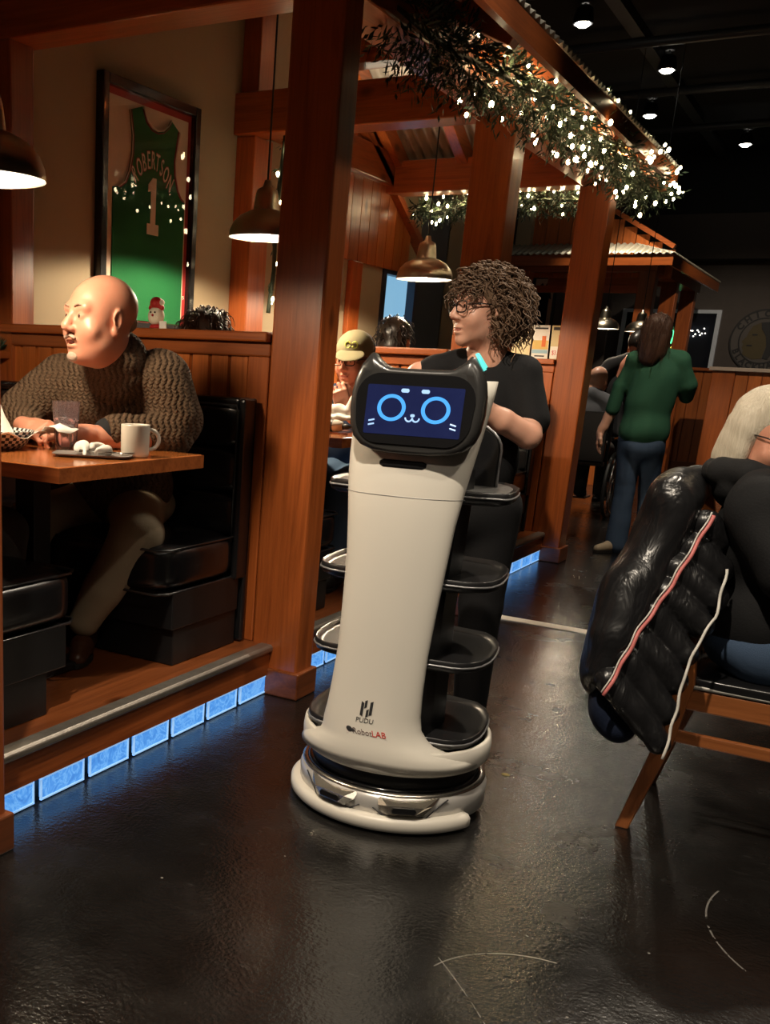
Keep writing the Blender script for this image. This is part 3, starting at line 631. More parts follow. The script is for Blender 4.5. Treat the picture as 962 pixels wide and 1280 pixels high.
# ---------------------------------------------------------------- garlands with fairy lights
NEEDLE = plain('dark_green_needles', (0.016, 0.035, 0.014), 0.6, var=0.5, nscale=30)
FAIRY = glow_mat('warm_fairy_bulb', (1.0, 0.80, 0.46), 22.0)
def garland(path, name, label, rad, leaves, lights, seed, spread=1.0, droop=0.0):
    r_ = random.Random(seed); t = thing(name, label, 'garland', path[0])
    P = [Vector(p) for p in path]; cum = [0]
    for a, b_ in zip(P, P[1:]): cum.append(cum[-1]+(b_-a).length)
    def at(s):
        s = max(0, min(cum[-1]-1e-5, s)); i = max(k for k in range(len(P)-1) if cum[k] <= s); return P[i].lerp(P[i+1], (s-cum[i])/(cum[i+1]-cum[i])), (P[i+1]-P[i]).normalized()
    g = G(); g.tube([tuple(at(cum[-1]*k/40)[0]) for k in range(41)], 0.012, 5); build(g, 'stem', plain('garland_wire', (.02, .03, .015), .7), t)
    g = G()
    for k in range(leaves):
        p, d = at(r_.random()*cum[-1]); a = r_.random()*2*PI; o1 = d.orthogonal().normalized(); o2 = d.cross(o1)
        o_ = (o1*math.cos(a)+o2*math.sin(a)); rr = rad*(0.25+0.75*r_.random()**0.7)
        base = p+o_*rr*0.35; tip = p+o_*rr+d*(r_.random()-.5)*0.12+Vector((0, 0, -droop*r_.random()))
        # a sprig: central stem with four to six leaflets
        ax = (tip-base)
        for q in range(5):
            c0 = base+ax*(q/5+0.1); sd = Vector((r_.uniform(-1, 1), r_.uniform(-1, 1), r_.uniform(-1, 1))).cross(ax).normalized()
            ln = r_.uniform(.03, .055); tp = c0+sd*ln*.8+ax.normalized()*ln*.7; wv = ax.cross(sd).normalized()*r_.uniform(.004, .007)
            md_ = (c0+tp)/2
            g.add([c0, md_+wv, tp, md_-wv], [(0, 1, 2, 3)])
    stuff(build(g, 'foliage', NEEDLE, t))
    first = None
    for k in range(lights[0]):
        s = (lights[1]+(lights[2]-lights[1])*r_.random())*cum[-1]; p, d = at(s); a = r_.random()*2*PI; o1 = d.orthogonal().normalized(); o2 = d.cross(o1)
        q = p+(o1*math.cos(a)+o2*math.sin(a))*rad*(0.55+0.5*r_.random())
        if first is None:
            g = G(); g.ball((0, 0, 0), (.009, .009, .0115), 6, 4); first = build(g, 'fairy_light', FAIRY, t, local=True); f = first
        else: f = first.copy(); COL.objects.link(f)
        f.location = q-Vector(path[0]); f.scale = (s_ := r_.uniform(.75, 1.35), s_, s_)
    for k in range(14 if lights[0] > 20 else 0):   # the bulbs' real light
        s = (lights[1]+(lights[2]-lights[1])*(k+.5)/14)*cum[-1]; p, _ = at(s)
        lamp('POINT', tuple(p+Vector((0.02, -.02, 0.02))), 1.5 if lights[0] > 60 else .5, (1, .72, .38), 0.012, name='fairy_glow')
    return t
garland([(-1.70, 3.75, 2.45), (-1.68, 4.3, 2.44), (-1.60, 4.75, 2.44), (-1.56, 5.25, 2.45), (-1.55, 6.0, 2.47), (-1.54, 7.0, 2.46), (-1.52, 7.65, 2.44)], 'lit_garland', 'evergreen garland with warm fairy lights along the canopy eave', 0.20, 2100, (170, 0.20, 1.0), 3, droop=0.05)
garland([(-3.08, 7.45, 2.36), (-3.0, 7.48, 2.31), (-2.7, 7.48, 2.36), (-2.35, 7.48, 2.38), (-1.95, 7.48, 2.36), (-1.75, 7.48, 2.38)], 'lit_garland', 'evergreen garland with fairy lights across the far end of the canopy', 0.11, 700, (46, 0, 1), 5, droop=0.03)
garland([(-2.90, 5.16, 2.38), (-2.93, 5.16, 2.0), (-2.92, 5.16, 1.72), (-2.94, 5.16, 1.5)], 'light_string', 'short string of fairy lights hanging behind the front post', 0.025, 14, (12, 0, 1), 9)
# ---------------------------------------------------------------- signed distance modelling for bodies, clothes and soft things
class SDF:
    def __init__(s, h, k=0.02): s.h = h; s.k = k; s.P = []; s.M = Matrix.Identity(4); s.sc = 1.0; s.noise = None
    def w(s, p): return np.array(s.M @ (Vector(p)*s.sc))
    def cone(s, a, b, ra, rb, k=None, op=1, flat=None):
        a, b = s.w(a), s.w(b); s.P.append(('c', a, b, ra*s.sc, rb*s.sc, s.k if k is None else k, op)); return s
    def chain(s, pts, rs, k=None, op=1):
        for i in range(len(pts)-1): s.cone(pts[i], pts[i+1], rs[i], rs[i+1], k if i == 0 else min(.014, s.k), op)
        return s
    def ell(s, c, r, R=None, k=None, op=1):
        r = np.array(r if hasattr(r, '__len__') else (r, r, r), float)*s.sc
        RR = s.M.to_3x3() @ (R.to_3x3() if R is not None else Matrix.Identity(3))
        s.P.append(('e', s.w(c), r, np.array(RR), s.k if k is None else k, op)); return s
    def box(s, c, half, rad, R=None, k=None, op=1):
        RR = s.M.to_3x3() @ (R.to_3x3() if R is not None else Matrix.Identity(3))
        s.P.append(('b', s.w(c), np.array(half, float)*s.sc, rad*s.sc, np.array(RR), s.k if k is None else k, op)); return s
    def bounds(s, p):
        if p[0] == 'c':
            r = max(p[3], p[4]); return np.minimum(p[1], p[2])-r, np.maximum(p[1], p[2])+r
        if p[0] == 'e':
            e = np.abs(p[3]) @ p[2]; return p[1]-e, p[1]+e
        e = np.abs(p[4]) @ (p[2]+p[3]); return p[1]-e, p[1]+e
    def mesh(s):
        lo = np.min([s.bounds(p)[0] for p in s.P if p[-1] > 0], 0)-3*s.h-.01; hi = np.max([s.bounds(p)[1] for p in s.P if p[-1] > 0], 0)+3*s.h+.01
        n = np.ceil((hi-lo)/s.h).astype(int)+1
        ax = [lo[i]+s.h*np.arange(n[i]) for i in range(3)]
        f = np.full(n, 0.25, np.float32)
        for p in s.P:
            k = p[-2]; a, b = s.bounds(p); m = max(k, 2*s.h)+2*s.h
            i0 = np.maximum(0, np.floor((a-m-lo)/s.h).astype(int)); i1 = np.minimum(n, np.ceil((b+m-lo)/s.h).astype(int)+1)
            if np.any(i1 <= i0): continue
            sl = tuple(slice(i0[i], i1[i]) for i in range(3))
            X = ax[0][sl[0]][:, None, None]; Y = ax[1][sl[1]][None, :, None]; Z = ax[2][sl[2]][None, None, :]
            if p[0] == 'c':
                ba = p[2]-p[1]; L2 = ba @ ba+1e-12; px, py, pz = X-p[1][0], Y-p[1][1], Z-p[1][2]
                t = np.clip((px*ba[0]+py*ba[1]+pz*ba[2])/L2, 0, 1)
                d = np.sqrt((px-t*ba[0])**2+(py-t*ba[1])**2+(pz-t*ba[2])**2)-(p[3]+(p[4]-p[3])*t)
            else:
                R = p[3] if p[0] == 'e' else p[4]
                px, py, pz = X-p[1][0], Y-p[1][1], Z-p[1][2]
                q = [px*R[0, i]+py*R[1, i]+pz*R[2, i] for i in range(3)]
                if p[0] == 'e':
                    r = p[2]; k0 = np.sqrt((q[0]/r[0])**2+(q[1]/r[1])**2+(q[2]/r[2])**2); k1 = np.sqrt((q[0]/r[0]**2)**2+(q[1]/r[1]**2)**2+(q[2]/r[2]**2)**2)+1e-9
                    d = k0*(k0-1)/k1
                else:
                    hb = p[2]; e = [np.abs(q[i])-hb[i] for i in range(3)]
                    d = np.sqrt(np.maximum(e[0], 0)**2+np.maximum(e[1], 0)**2+np.maximum(e[2], 0)**2)+np.minimum(np.maximum(np.maximum(e[0], e[1]), e[2]), 0)-p[3]
            cur = f[sl]
            if p[-1] > 0:
                hh = np.clip(0.5+0.5*(cur-d)/max(k, 1e-5), 0, 1); f[sl] = cur*(1-hh)+d*hh-k*hh*(1-hh)
            else:
                hh = np.clip(0.5-0.5*(cur+d)/max(k, 1e-5), 0, 1); f[sl] = cur*(1-hh)-d*hh+k*hh*(1-hh)
        if s.noise:
            X = ax[0][:, None, None]; Y = ax[1][None, :, None]; Z = ax[2][None, None, :]
            f = f+s.noise(X, Y, Z).astype(np.float32)
        return nets(f, lo, s.h)
def nets(f, lo, h):
    ins = f < 0; n = np.array(f.shape)
    c = sum(ins[a:n[0]-1+a, b:n[1]-1+b, d:n[2]-1+d].astype(np.int8) for a in (0, 1) for b in (0, 1) for d in (0, 1))
    act = (c > 0) & (c < 8); I = np.argwhere(act); idx = np.full(act.shape, -1, np.int64); idx[act] = np.arange(len(I))
    S = np.zeros((len(I), 3)); C = np.zeros(len(I))
    corners = [(a, b, d) for a in (0, 1) for b in (0, 1) for d in (0, 1)]
    for A in corners:
        for ax_ in range(3):
            if A[ax_]: continue
            B = list(A); B[ax_] = 1
            va = f[I[:, 0]+A[0], I[:, 1]+A[1], I[:, 2]+A[2]]; vb = f[I[:, 0]+B[0], I[:, 1]+B[1], I[:, 2]+B[2]]
            m = (va < 0) != (vb < 0); t = np.where(m, va/np.where(m, va-vb, 1), 0)
            P = np.array(A, float)[None, :].repeat(len(I), 0); P[:, ax_] += t
            S += P*m[:, None]; C += m
    V = (I+S/C[:, None])*h+lo
    Q = []
    for ax_ in range(3):
        u, v = [(1, 2), (2, 0), (0, 1)][ax_]
        a = [slice(None)]*3; b = [slice(None)]*3
        for q in (u, v): a[q] = slice(1, -1); b[q] = slice(1, -1)
        a[ax_] = slice(0, -1); b[ax_] = slice(1, None)
        sa, sb = ins[tuple(a)], ins[tuple(b)]; E_ = np.argwhere(sa != sb)
        if not len(E_): continue
        flip = sa[tuple(E_.T)]
        base = E_.copy(); base[:, u] += 1; base[:, v] += 1
        def cell(du, dv):
            q = base.copy(); q[:, u] -= du; q[:, v] -= dv; return idx[tuple(q.T)]
        qd = np.stack([cell(1, 1), cell(0, 1), cell(0, 0), cell(1, 0)], 1); qd[~flip] = qd[~flip][:, ::-1]; Q.append(qd)
    return V, np.concatenate(Q)
def nbuild(meshes, name, mat, parent=None, label=None, extra=None):
    """join one or more (V, F) surfaces into one smooth mesh object"""
    off = origin(parent) if parent is not None else Vector((0, 0, 0))
    Vs = []; Fs = []; o_ = 0
    for V, F in meshes: Vs.append(V); Fs.append(F+o_); o_ += len(V)
    V = np.concatenate(Vs)-np.array(off); F = np.concatenate(Fs)
    me = bpy.data.meshes.new(name); me.vertices.add(len(V)); me.vertices.foreach_set('co', V.astype(np.float32).ravel())
    me.loops.add(F.size); me.loops.foreach_set('vertex_index', F.astype(np.int32).ravel()); me.polygons.add(len(F))
    me.polygons.foreach_set('loop_start', np.arange(0, F.size, 4, dtype=np.int32)); me.polygons.foreach_set('loop_total', np.full(len(F), 4, np.int32))
    me.update(calc_edges=True); me.polygons.foreach_set('use_smooth', np.ones(len(F), bool)); me.materials.append(mat)
    o = bpy.data.objects.new(name, me); COL.objects.link(o)
    if parent is not None: o.parent = parent
    ORG[o.name] = off
    if label: o['label'] = label
    return o
def folds(amp, seed=0, sx=1.0):
    r_ = np.random.default_rng(seed); W = r_.normal(size=(6, 3)); ph = r_.uniform(0, 6.28, 6); fr = np.array([14, 18, 24, 31, 40, 52])*sx
    W /= np.linalg.norm(W, axis=1)[:, None]
    def fn(X, Y, Z):
        o_ = 0
        for i in range(6): o_ = o_+np.sin(fr[i]*(W[i, 0]*X+W[i, 1]*Y+W[i, 2]*Z)+ph[i]+1.3*np.sin(9*Z+ph[i]*2))/(1+i*.5)
        return amp*o_*0.45
    return fn
def skin(name, col, red=0.25):
    if name in MATS: return MATS[name]
    m, nt, b = nmat(name); v = coords(nt, (1, 1, 1), False)
    c = mix(nt, noise(nt, v, 16, 4, 0.6), [col[0]*1.06, col[1]*(1-red*.5), col[2]*(1-red*.6)], [min(1, col[0]*1.05), col[1]*1.1, col[2]*1.1]); L(nt, c, b.inputs['Base Color'])
    b.inputs['Roughness'].default_value = 0.42; b.inputs['Subsurface Weight'].default_value = 0.08; b.inputs['Subsurface Radius'].default_value = (0.01, 0.004, 0.002)
    bump(nt, b, noise(nt, v, 260, 3), 0.08, 0.002); MATS[name] = m; return m
def add_head(s, M, sc=1.0, mouth=0.002, jaw=1.0, nose=1.0, neck=0.056, ears=True, fat=0.0, neck_to=(0, -.040, -.17)):
    s.M = M; s.sc = sc
    s.ell((0, -.020, .036), (.076, .097, .082), k=.02); s.ell((0, .030, -.012), (.066*jaw, .062, .096), k=.03)
    s.ell((0, .022, -.070), ((.056+fat)*jaw, .060, .046+fat*.5), k=.03); s.ell((0, .070, -.100), (.024*jaw, .020, .019), k=.02)
    for x in (-1, 1): s.ell((x*.038*jaw, .060, -.036), (.026+fat*.4, .022, .026), k=.022)
    s.cone((-.042, .074, .024), (.042, .074, .024), .013, .013, k=.016)
    s.cone((0, .084, .016), (0, .108*1, -.026), .0085, .0125*nose, k=.010)
    for x in (-1, 1): s.ell((x*.0125*nose, .097, -.033), (.0085, .011, .0075), k=.008)
    for x in (-1, 1): s.ell((x*.031, .101, .002), (.018, .020, .0105), k=.010, op=-1); s.ell((x*.031, .0755, .002), (.0150, .0135, .0135), k=.004)
    s.ell((0, .086, -.061), (.026, .013, .0075), k=.006); s.ell((0, .084, -.076), (.022, .013, .0085), k=.006)
    if mouth: s.ell((0, .104, -.067), (.021, .024, mouth), k=.003, op=-1)
    if ears:
        for x in (-1, 1):
            s.ell((x*.078, -.010, -.004), (.0085, .021, .033), Matrix.Rotation(x*-.35, 3, 'Z'), k=.006); s.ell((x*.086, -.004, 0), (.006, .011, .019), k=.005, op=-1); s.ell((x*.076, -.004, -.031), (.008, .010, .012), k=.006)
    s.cone((0, -.018, -.05), neck_to, neck, neck*1.12, k=.03)
    s.M = Matrix.Identity(4); s.sc = 1.0
def hand(s, wrist, fdir, back, side=1, curl=(0.5, 0.7, 0.5), spread=0.05, sc=1.0, thumb=0.6):
    """fdir: along the fingers; back: normal of the back of the hand; side: +1 thumb on +y of the local frame"""
    xa = Vector(fdir).normalized(); za = Vector(back); za = (za-xa*za.dot(xa)).normalized(); ya = za.cross(xa)
    s.M = Matrix(((xa.x, ya.x, za.x, wrist[0]), (xa.y, ya.y, za.y, wrist[1]), (xa.z, ya.z, za.z, wrist[2]), (0, 0, 0, 1))); s.sc = sc; k0 = .006
    s.box((.045, 0, 0), (.036, .028, .004), .010, k=.01); s.cone((-.03, 0, 0), (.02, 0, 0), .026, .024, k=.015)
    s.ell((.028, side*.024, -.008), (.026, .016, .014), Matrix.Rotation(side*.5, 3, 'Z'), k=.01)
    for i, (y, ln) in enumerate(((.028, .070), (.0095, .080), (-.0095, .074), (-.028, .058))):
        p = Vector((.084-.004*abs(i-1), side*y, 0)); a = 0.0; b_ = side*spread*(1.5-i); r = .0092-.0006*i*(i > 1)
        for sg, (c_, fr) in enumerate(zip(curl, (.45, .31, .24))):
            a += c_*(1+.12*(i-1)); q = p+Vector((math.cos(a)*math.cos(b_), math.sin(b_), -math.sin(a)))*ln*fr
            s.cone(tuple(p), tuple(q), r, r*.92, k=k0 if sg == 0 else .002); p = q; r *= .92
    p0 = Vector((.016, side*.030, -.006)); p1 = p0+Vector((.030, side*.022*thumb*1.3, -.016*thumb)); p2 = p1+Vector((.026, side*.006*thumb, -.014*thumb)); p3 = p2+Vector((.022, -side*.003, -.010*thumb))
    s.chain([tuple(p0), tuple(p1), tuple(p2), tuple(p3)], [.014, .0115, .0105, .0085], k=.004)
    s.M = Matrix.Identity(4); s.sc = 1.0
def head_M(pos, yaw, pitch=0, roll=0):
    """yaw: compass angle of the face direction in the xy plane (0 = +Y, positive turns to +X); pitch > 0 looks down"""
    return Matrix.Translation(pos) @ Matrix.Rotation(-yaw, 4, 'Z') @ Matrix.Rotation(-pitch, 4, 'X') @ Matrix.Rotation(roll, 4, 'Y')
EYEWHITE = plain('eye_white', (0.62, 0.58, 0.54), 0.2, var=0.03); IRIS = plain('dark_iris', (0.03, 0.02, 0.015), 0.15); LIPS = skin('lip_skin', (0.36, 0.12, 0.09)); SPEC = plain('dark_spectacle_frame', (0.015, 0.013, 0.013), 0.25)
def eyes(parent, M, sc=1.0):
    for x in (-1, 1):
        g = G(); g.ball((x*.031*sc, .0775*sc, .002*sc), .0115*sc, 12, 8); g.xf(M); e = build(g, 'eye', EYEWHITE, parent)
        g = G(); g.ball((x*.031*sc, .0868*sc, .002*sc), (.0058*sc, .0032*sc, .0058*sc), 10, 6); g.xf(M); build(g, 'iris', IRIS, e)
def brows(parent, M, mat, sc=1.0, r=.0042, z=.026):
    for x in (-1, 1):
        g = G(); g.tube([(x*.014*sc, .092*sc, z*sc), (x*.030*sc, .092*sc, (z+.006)*sc), (x*.047*sc, .080*sc, z*sc)], [r*sc, r*sc, r*.6*sc], 6, squash=1.0); g.xf(M); build(g, 'eyebrow', mat, parent)
def glasses(parent, M, sc=1.0, mat=None, rx=.0245, rz=.017):
    mat = mat or SPEC; g = G()
    for x in (-1, 1):
        cx = x*.0325
        ring = [(cx+rx*np.sign(math.cos(a))*abs(math.cos(a))**.6, .104-.010*abs(cx+rx*math.cos(a))/.06, .000+rz*np.sign(math.sin(a))*abs(math.sin(a))**.6) for a in [2*PI*j/20 for j in range(20)]]
        q = G(); q.tube([tuple(Vector(p)*sc) for p in ring], .0022*sc, 6, closed=True); g.add(q.v, q.f, True)
        q = G(); q.tube([tuple(Vector(p)*sc) for p in ((x*.057, .092, .006), (x*.074, .05, .008), (x*.079, -.01, .004))], .0019*sc, 6); g.add(q.v, q.f, True)
    q = G(); q.tube([tuple(Vector(p)*sc) for p in ((-.009, .104, .004), (0, .106, .007), (.009, .104, .004))], .002*sc, 6); g.add(q.v, q.f, True)
    g.xf(M); return build(g, 'glasses', mat, parent)
def fabric(name, col, rough=0.85, var=0.18, bs=220, bmp=0.25, nscale=7):
    return plain(name, col, rough, 0, var, nscale, bmp, bs, spec=0.25)
# ---------------------------------------------------------------- people
SKIN_R = skin('ruddy_skin', (0.56, 0.27, 0.18), 0.35); SKIN_F = skin('fair_skin', (0.60, 0.34, 0.24), 0.2)
KHAKI = fabric('khaki_cotton', (0.30, 0.245, 0.165)); DENIM = fabric('blue_denim', (0.055, 0.09, 0.155), bs=400); BLACKCLOTH = fabric('black_cotton', (0.008, 0.008, 0.009)); DARKTROUSER = fabric('dark_grey_trouser', (0.045, 0.04, 0.035))
LEATHER = plain('brown_leather', (0.075, 0.028, 0.014), 0.3, coat=.2); SOLE = plain('dark_sole', (0.015, 0.012, 0.01), 0.6)
def knit_mat(name, col):
    m, nt, b = nmat(name); v = coords(nt, (1, 1, 1), False)
    sx = N(nt, 'ShaderNodeSeparateXYZ'); L(nt, v, sx.inputs[0])
    def M(op, a, bb=None):
        n = N(nt, 'ShaderNodeMath', operation=op)
        for i, q in enumerate((a, bb)):
            if q is None: continue
            if hasattr(q, 'is_linked'): L(nt, q, n.inputs[i])
            else: n.inputs[i].default_value = q
        return n.outputs[0]
    # cables: columns of twisted strands running up the garment
    wob = M('MULTIPLY', M('SINE', M('MULTIPLY', sx.outputs[2], 120.0)), 0.6)
    u = M('ADD', M('MULTIPLY', M('ADD', sx.outputs[0], M('MULTIPLY', sx.outputs[1], 0.7)), 130.0), wob)
    cable = M('ABSOLUTE', M('SINE', u)); st = M('ABSOLUTE', M('SINE', M('ADD', M('MULTIPLY', sx.outputs[2], 260.0), M('MULTIPLY', cable, 2.0))))
    h = M('ADD', M('MULTIPLY', cable, 0.95), M('MULTIPLY', st, 0.30)); h = M('ADD', h, M('MULTIPLY', noise(nt, v, 90, 4, .7), 0.9))
    c = ramp(nt, h, [(0.35, [x*0.25 for x in col]), (0.9, col), (1.5, [x*1.5 for x in col])])
    c = mix(nt, ramp(nt, noise(nt, v, 240, 2), [(0.4, (0, 0, 0)), (0.65, (1, 1, 1))]), c, [x*2.0 for x in col])
    L(nt, c, b.inputs['Base Color']); b.inputs['Roughness'].default_value = 0.95; b.inputs['Specular IOR Level'].default_value = .15
    bump(nt, b, h, 0.9, 0.010); return m
SWEATER = knit_mat('brown_cable_knit', (0.072, 0.046, 0.029))
HAIRGREY = plain('grey_stubble_hair', (0.33, 0.21, 0.145), 0.7, bmp=.5, bscale=500)
WHITEBEARD = plain('whitish_beard', (0.50, 0.36, 0.28), 0.8, bmp=.7, bscale=420)
def hair_mat(name, a, b_, rough=0.5, straight=False):
    m, nt, b = nmat(name)
    if straight: bump(nt, b, noise(nt, coords(nt, (150, 150, 7), False), 1.5, 4, .6), .8, .006)
    v = coords(nt, (1, 1, 1) if not straight else (5, 5, .3), False)
    c = mix(nt, noise(nt, v, 26, 4, 0.7), a if not straight else [q*.6 for q in a], b_); L(nt, c, b.inputs['Base Color']); b.inputs['Roughness'].default_value = rough; return m
def shoe(parent, heel, toe, mat, sole=True, w=.043):
    s = SDF(.006, .015); h, t = Vector(heel), Vector(toe); d = (t-h).normalized()
    s.cone(tuple(h+Vector((0, 0, .040))), tuple(h.lerp(t, .45)+Vector((0, 0, .045))), .036, .040); s.cone(tuple(h.lerp(t, .45)+Vector((0, 0, .043))), tuple(h.lerp(t, .88)+Vector((0, 0, .028))), .042, .030); s.cone(tuple(h+Vector((0, 0, .05))), tuple(h+Vector((0, 0, .10))), .036, .036)
    o = nbuild([s.mesh()], 'shoe', mat, parent)
    g = G(); n = Vector((-d.y, d.x, 0)); pts = []
    for i in range(20):
        a = 2*PI*i/20; pts.append(h.lerp(t, .5)+d*(t-h).length*.53*math.cos(a)+n*w*math.sin(a)*(1.0 if math.cos(a) > -.3 else .85))
    g.loft([[(p.x, p.y, h.z+.002) for p in pts], [(p.x, p.y, h.z+.020) for p in pts]], smooth=False); build(g, 'sole', SOLE, o)
    return o
# --- bald man in the brown cable knit sweater
pm = thing('person', 'bald man with grey goatee in brown cable knit sweater seated at the booth table', 'person', (-2.3, 3.05, 0.195))
HM = head_M((-2.155, 2.70, 1.350), math.radians(197), math.radians(-2), 0)
s = SDF(.0045, .02); add_head(s, HM, 1.15, mouth=.006, jaw=1.10, nose=1.1, neck=.064, fat=.014, neck_to=(.015, -.115, -.150))
s.M = HM; s.sc = 1.15; s.ell((0, .030, -.098), (.048, .040, .022), k=.03); s.M = Matrix.Identity(4); s.sc = 1; hm = s.mesh()
s = SDF(.0042, .01)
s.chain([(-2.02, 2.76, .985), (-2.10, 2.655, .99), (-2.14, 2.60, .995)], [.045, .036, .030], k=.01)
hand(s, (-2.145, 2.595, .998), (-.80, -.30, -.04), (.1, -.3, 1), side=-1, curl=(.55, .9, .6), sc=1.08)
s.chain([(-2.50, 2.72, 1.0), (-2.40, 2.62, .995), (-2.36, 2.585, 1.0)], [.044, .035, .030], k=.01)
hand(s, (-2.355, 2.58, 1.005), (.80, -.22, -.05), (-.2, -.6, 1), side=1, curl=(.6, .9, .6), sc=1.08)
arms = s.mesh()
s = SDF(.014, .02); s.chain([(-2.34, 3.08, .74), (-2.30, 2.97, .98), (-2.25, 2.90, 1.10), (-2.22, 2.84, 1.18)], [.10, .11, .08, .06]); s.chain([(-2.28, 3.06, .72), (-2.10, 2.84, .65), (-2.24, 2.77, .34)], [.08, .06, .045]); s.chain([(-2.44, 3.06, .72), (-2.48, 2.74, .66), (-2.48, 2.70, .34)], [.08, .06, .045]); s.chain([(-2.02, 2.88, 1.16), (-1.97, 2.86, 1.0), (-2.06, 2.72, .985)], [.06, .045, .04]); s.chain([(-2.44, 2.86, 1.15), (-2.52, 2.76, 1.0), (-2.44, 2.66, .99)], [.06, .045, .04])
nbuild([hm, arms, s.mesh()], 'body', SKIN_R, pm)
s = SDF(.008, .035)
s.ell((-2.32, 3.06, .80), (.20, .165, .17)); s.ell((-2.29, 2.98, .96), (.215, .165, .20)); s.ell((-2.25, 2.89, 1.11), (.205, .135, .14))
s.cone((-2.07, 2.88, 1.185), (-2.43, 2.87, 1.155), .078, .075); s.ell((-2.20, 2.87, 1.175), (.16, .12, .07))
s.chain([(-2.035, 2.89, 1.165), (-1.985, 2.90, 1.04), (-1.985, 2.875, .995)], [.098, .094, .086]); s.chain([(-1.985, 2.87, 1.0), (-2.065, 2.735, 1.005)], [.086, .060], k=.01)
s.chain([(-2.46, 2.865, 1.14), (-2.545, 2.77, 1.04), (-2.53, 2.74, 1.02)], [.088, .082, .076]); s.chain([(-2.53, 2.74, 1.02), (-2.43, 2.66, 1.005)], [.074, .052], k=.01)
s.noise = folds(.010, 3); sw = s.mesh()
s = SDF(.006, .012)                        # rolled turtleneck
s.cone((-2.175, 2.855, 1.170), (-2.155, 2.815, 1.190), .122, .112); s.cone((-2.150, 2.800, 1.212), (-2.145, 2.788, 1.226), .107, .101, k=.004)
tn = s.mesh()
s = SDF(.007, .006); s.cone((-2.065, 2.735, 1.004), (-2.085, 2.70, 1.002), .061, .059); cf = s.mesh(); s = SDF(.007, .006); s.cone((-2.43, 2.66, 1.005), (-2.41, 2.64, 1.003), .055, .053); cf2 = s.mesh()
swo = nbuild([sw, tn], 'sweater', SWEATER, pm); nbuild([cf], 'cuff', SWEATER, swo); nbuild([cf2], 'cuff', SWEATER, swo)
s = SDF(.005, .004); s.cone((-2.088, 2.694, 1.0), (-2.096, 2.68, 1.0), .052, .050); nbuild([s.mesh()], 'shirt_cuff', fabric('dark_shirt', (.02, .02, .022)), pm)
s = SDF(.010, .03); s.ell((-2.34, 3.10, .72), (.20, .17, .11)); s.chain([(-2.26, 3.06, .715), (-2.09, 2.85, .66)], [.115, .085]); s.chain([(-2.09, 2.85, .655), (-2.19, 2.79, .45), (-2.25, 2.765, .33)], [.086, .070, .058]); s.chain([(-2.44, 3.05, .70), (-2.48, 2.74, .66), (-2.48, 2.70, .31)], [.11, .08, .06]); s.noise = folds(.006, 8)
nbuild([s.mesh()], 'trousers', KHAKI, pm)
shoe(pm, (-2.30, 2.84, .196), (-2.17, 2.62, .196), LEATHER); shoe(pm, (-2.50, 2.76, .196), (-2.46, 2.50, .196), LEATHER)
s = SDF(.0045, .01); s.M = HM; s.sc = 1.15
s.ell((0, -.093, .0), (.046, .020, .028)); s.M = Matrix.Identity(4); s.sc = 1; nbuild([s.mesh()], 'fringe_hair', HAIRGREY, pm)
s = SDF(.004, .006); s.M = HM; s.sc = 1.15
for x in (-1, 1): s.ell((x*.013, .0945, -.0525), (.016, .008, .0048), rotm(y=x*.35))
s.ell((0, .083, -.104), (.023, .012, .015)); s.M = Matrix.Identity(4); s.sc = 1; nbuild([s.mesh()], 'goatee', WHITEBEARD, pm)
eyes(pm, HM, 1.15); brows(pm, HM, HAIRGREY, 1.15, .0026)
g = G(); g.ball((0, .086*1.15, -.067*1.15), (.0145, .010, .0062), 10, 6); g.xf(HM); build(g, 'open_mouth', plain('mouth_inside', (.10, .015, .012), .4), pm)
# --- waitress behind the robot
pw = thing('person', 'woman with curly greying brown hair, glasses and black T-shirt standing behind the robot', 'person', (-1.15, 3.48, 0))
HM = head_M((-1.150, 3.43, 1.448), math.radians(222), math.radians(2))
s = SDF(.0045, .02); add_head(s, HM, 1.02, mouth=.003, nose=.95, neck=.050); hm = s.mesh()
s = SDF(.0045, .012)
s.chain([(-1.01, 3.48, 1.24), (-.968, 3.47, 1.13), (-.950, 3.42, 1.055)], [.046, .044, .040]); s.chain([(-.950, 3.42, 1.055), (-1.02, 3.35, 1.10), (-1.085, 3.29, 1.145)], [.041, .038, .026], k=.01)
hand(s, (-1.09, 3.285, 1.148), (-.8, -.45, .25), (.2, -.5, .8), side=-1, curl=(.4, .6, .4), sc=.92)
s.chain([(-1.34, 3.42, 1.22), (-1.37, 3.36, 1.06), (-1.25, 3.26, 1.12)], [.052, .043, .028]); hand(s, (-1.25, 3.26, 1.12), (.8, -.4, .25), (0, -.5, .8), side=1, curl=(.4, .6, .4), sc=.92)
arms = s.mesh()
s = SDF(.014, .02); s.chain([(-1.15, 3.48, .84), (-1.15, 3.48, 1.10), (-1.15, 3.47, 1.22), (-1.15, 3.455, 1.34)], [.09, .09, .08, .045]); s.cone((-1.02, 3.49, 1.25), (-1.28, 3.44, 1.25), .04, .04)
for x, y in ((-1.06, 3.50), (-1.24, 3.47)): s.chain([(x, y, .82), (x, y, .46), (x, y+.02, .09)], [.085, .06, .04])
nbuild([hm, arms, s.mesh()], 'body', SKIN_F, pw)
s = SDF(.008, .03); s.ell((-1.15, 3.475, 1.14), (.148, .110, .17)); s.ell((-1.15, 3.475, .95), (.155, .125, .20)); s.chain([(-1.015, 3.49, 1.250), (-1.15, 3.47, 1.285), (-1.285, 3.44, 1.250)], [.050, .050, .050])
s.chain([(-1.01, 3.485, 1.245), (-.962, 3.468, 1.105)], [.056, .060]); s.chain([(-1.31, 3.425, 1.235), (-1.355, 3.37, 1.10)], [.054, .058]); s.noise = folds(.008, 12)
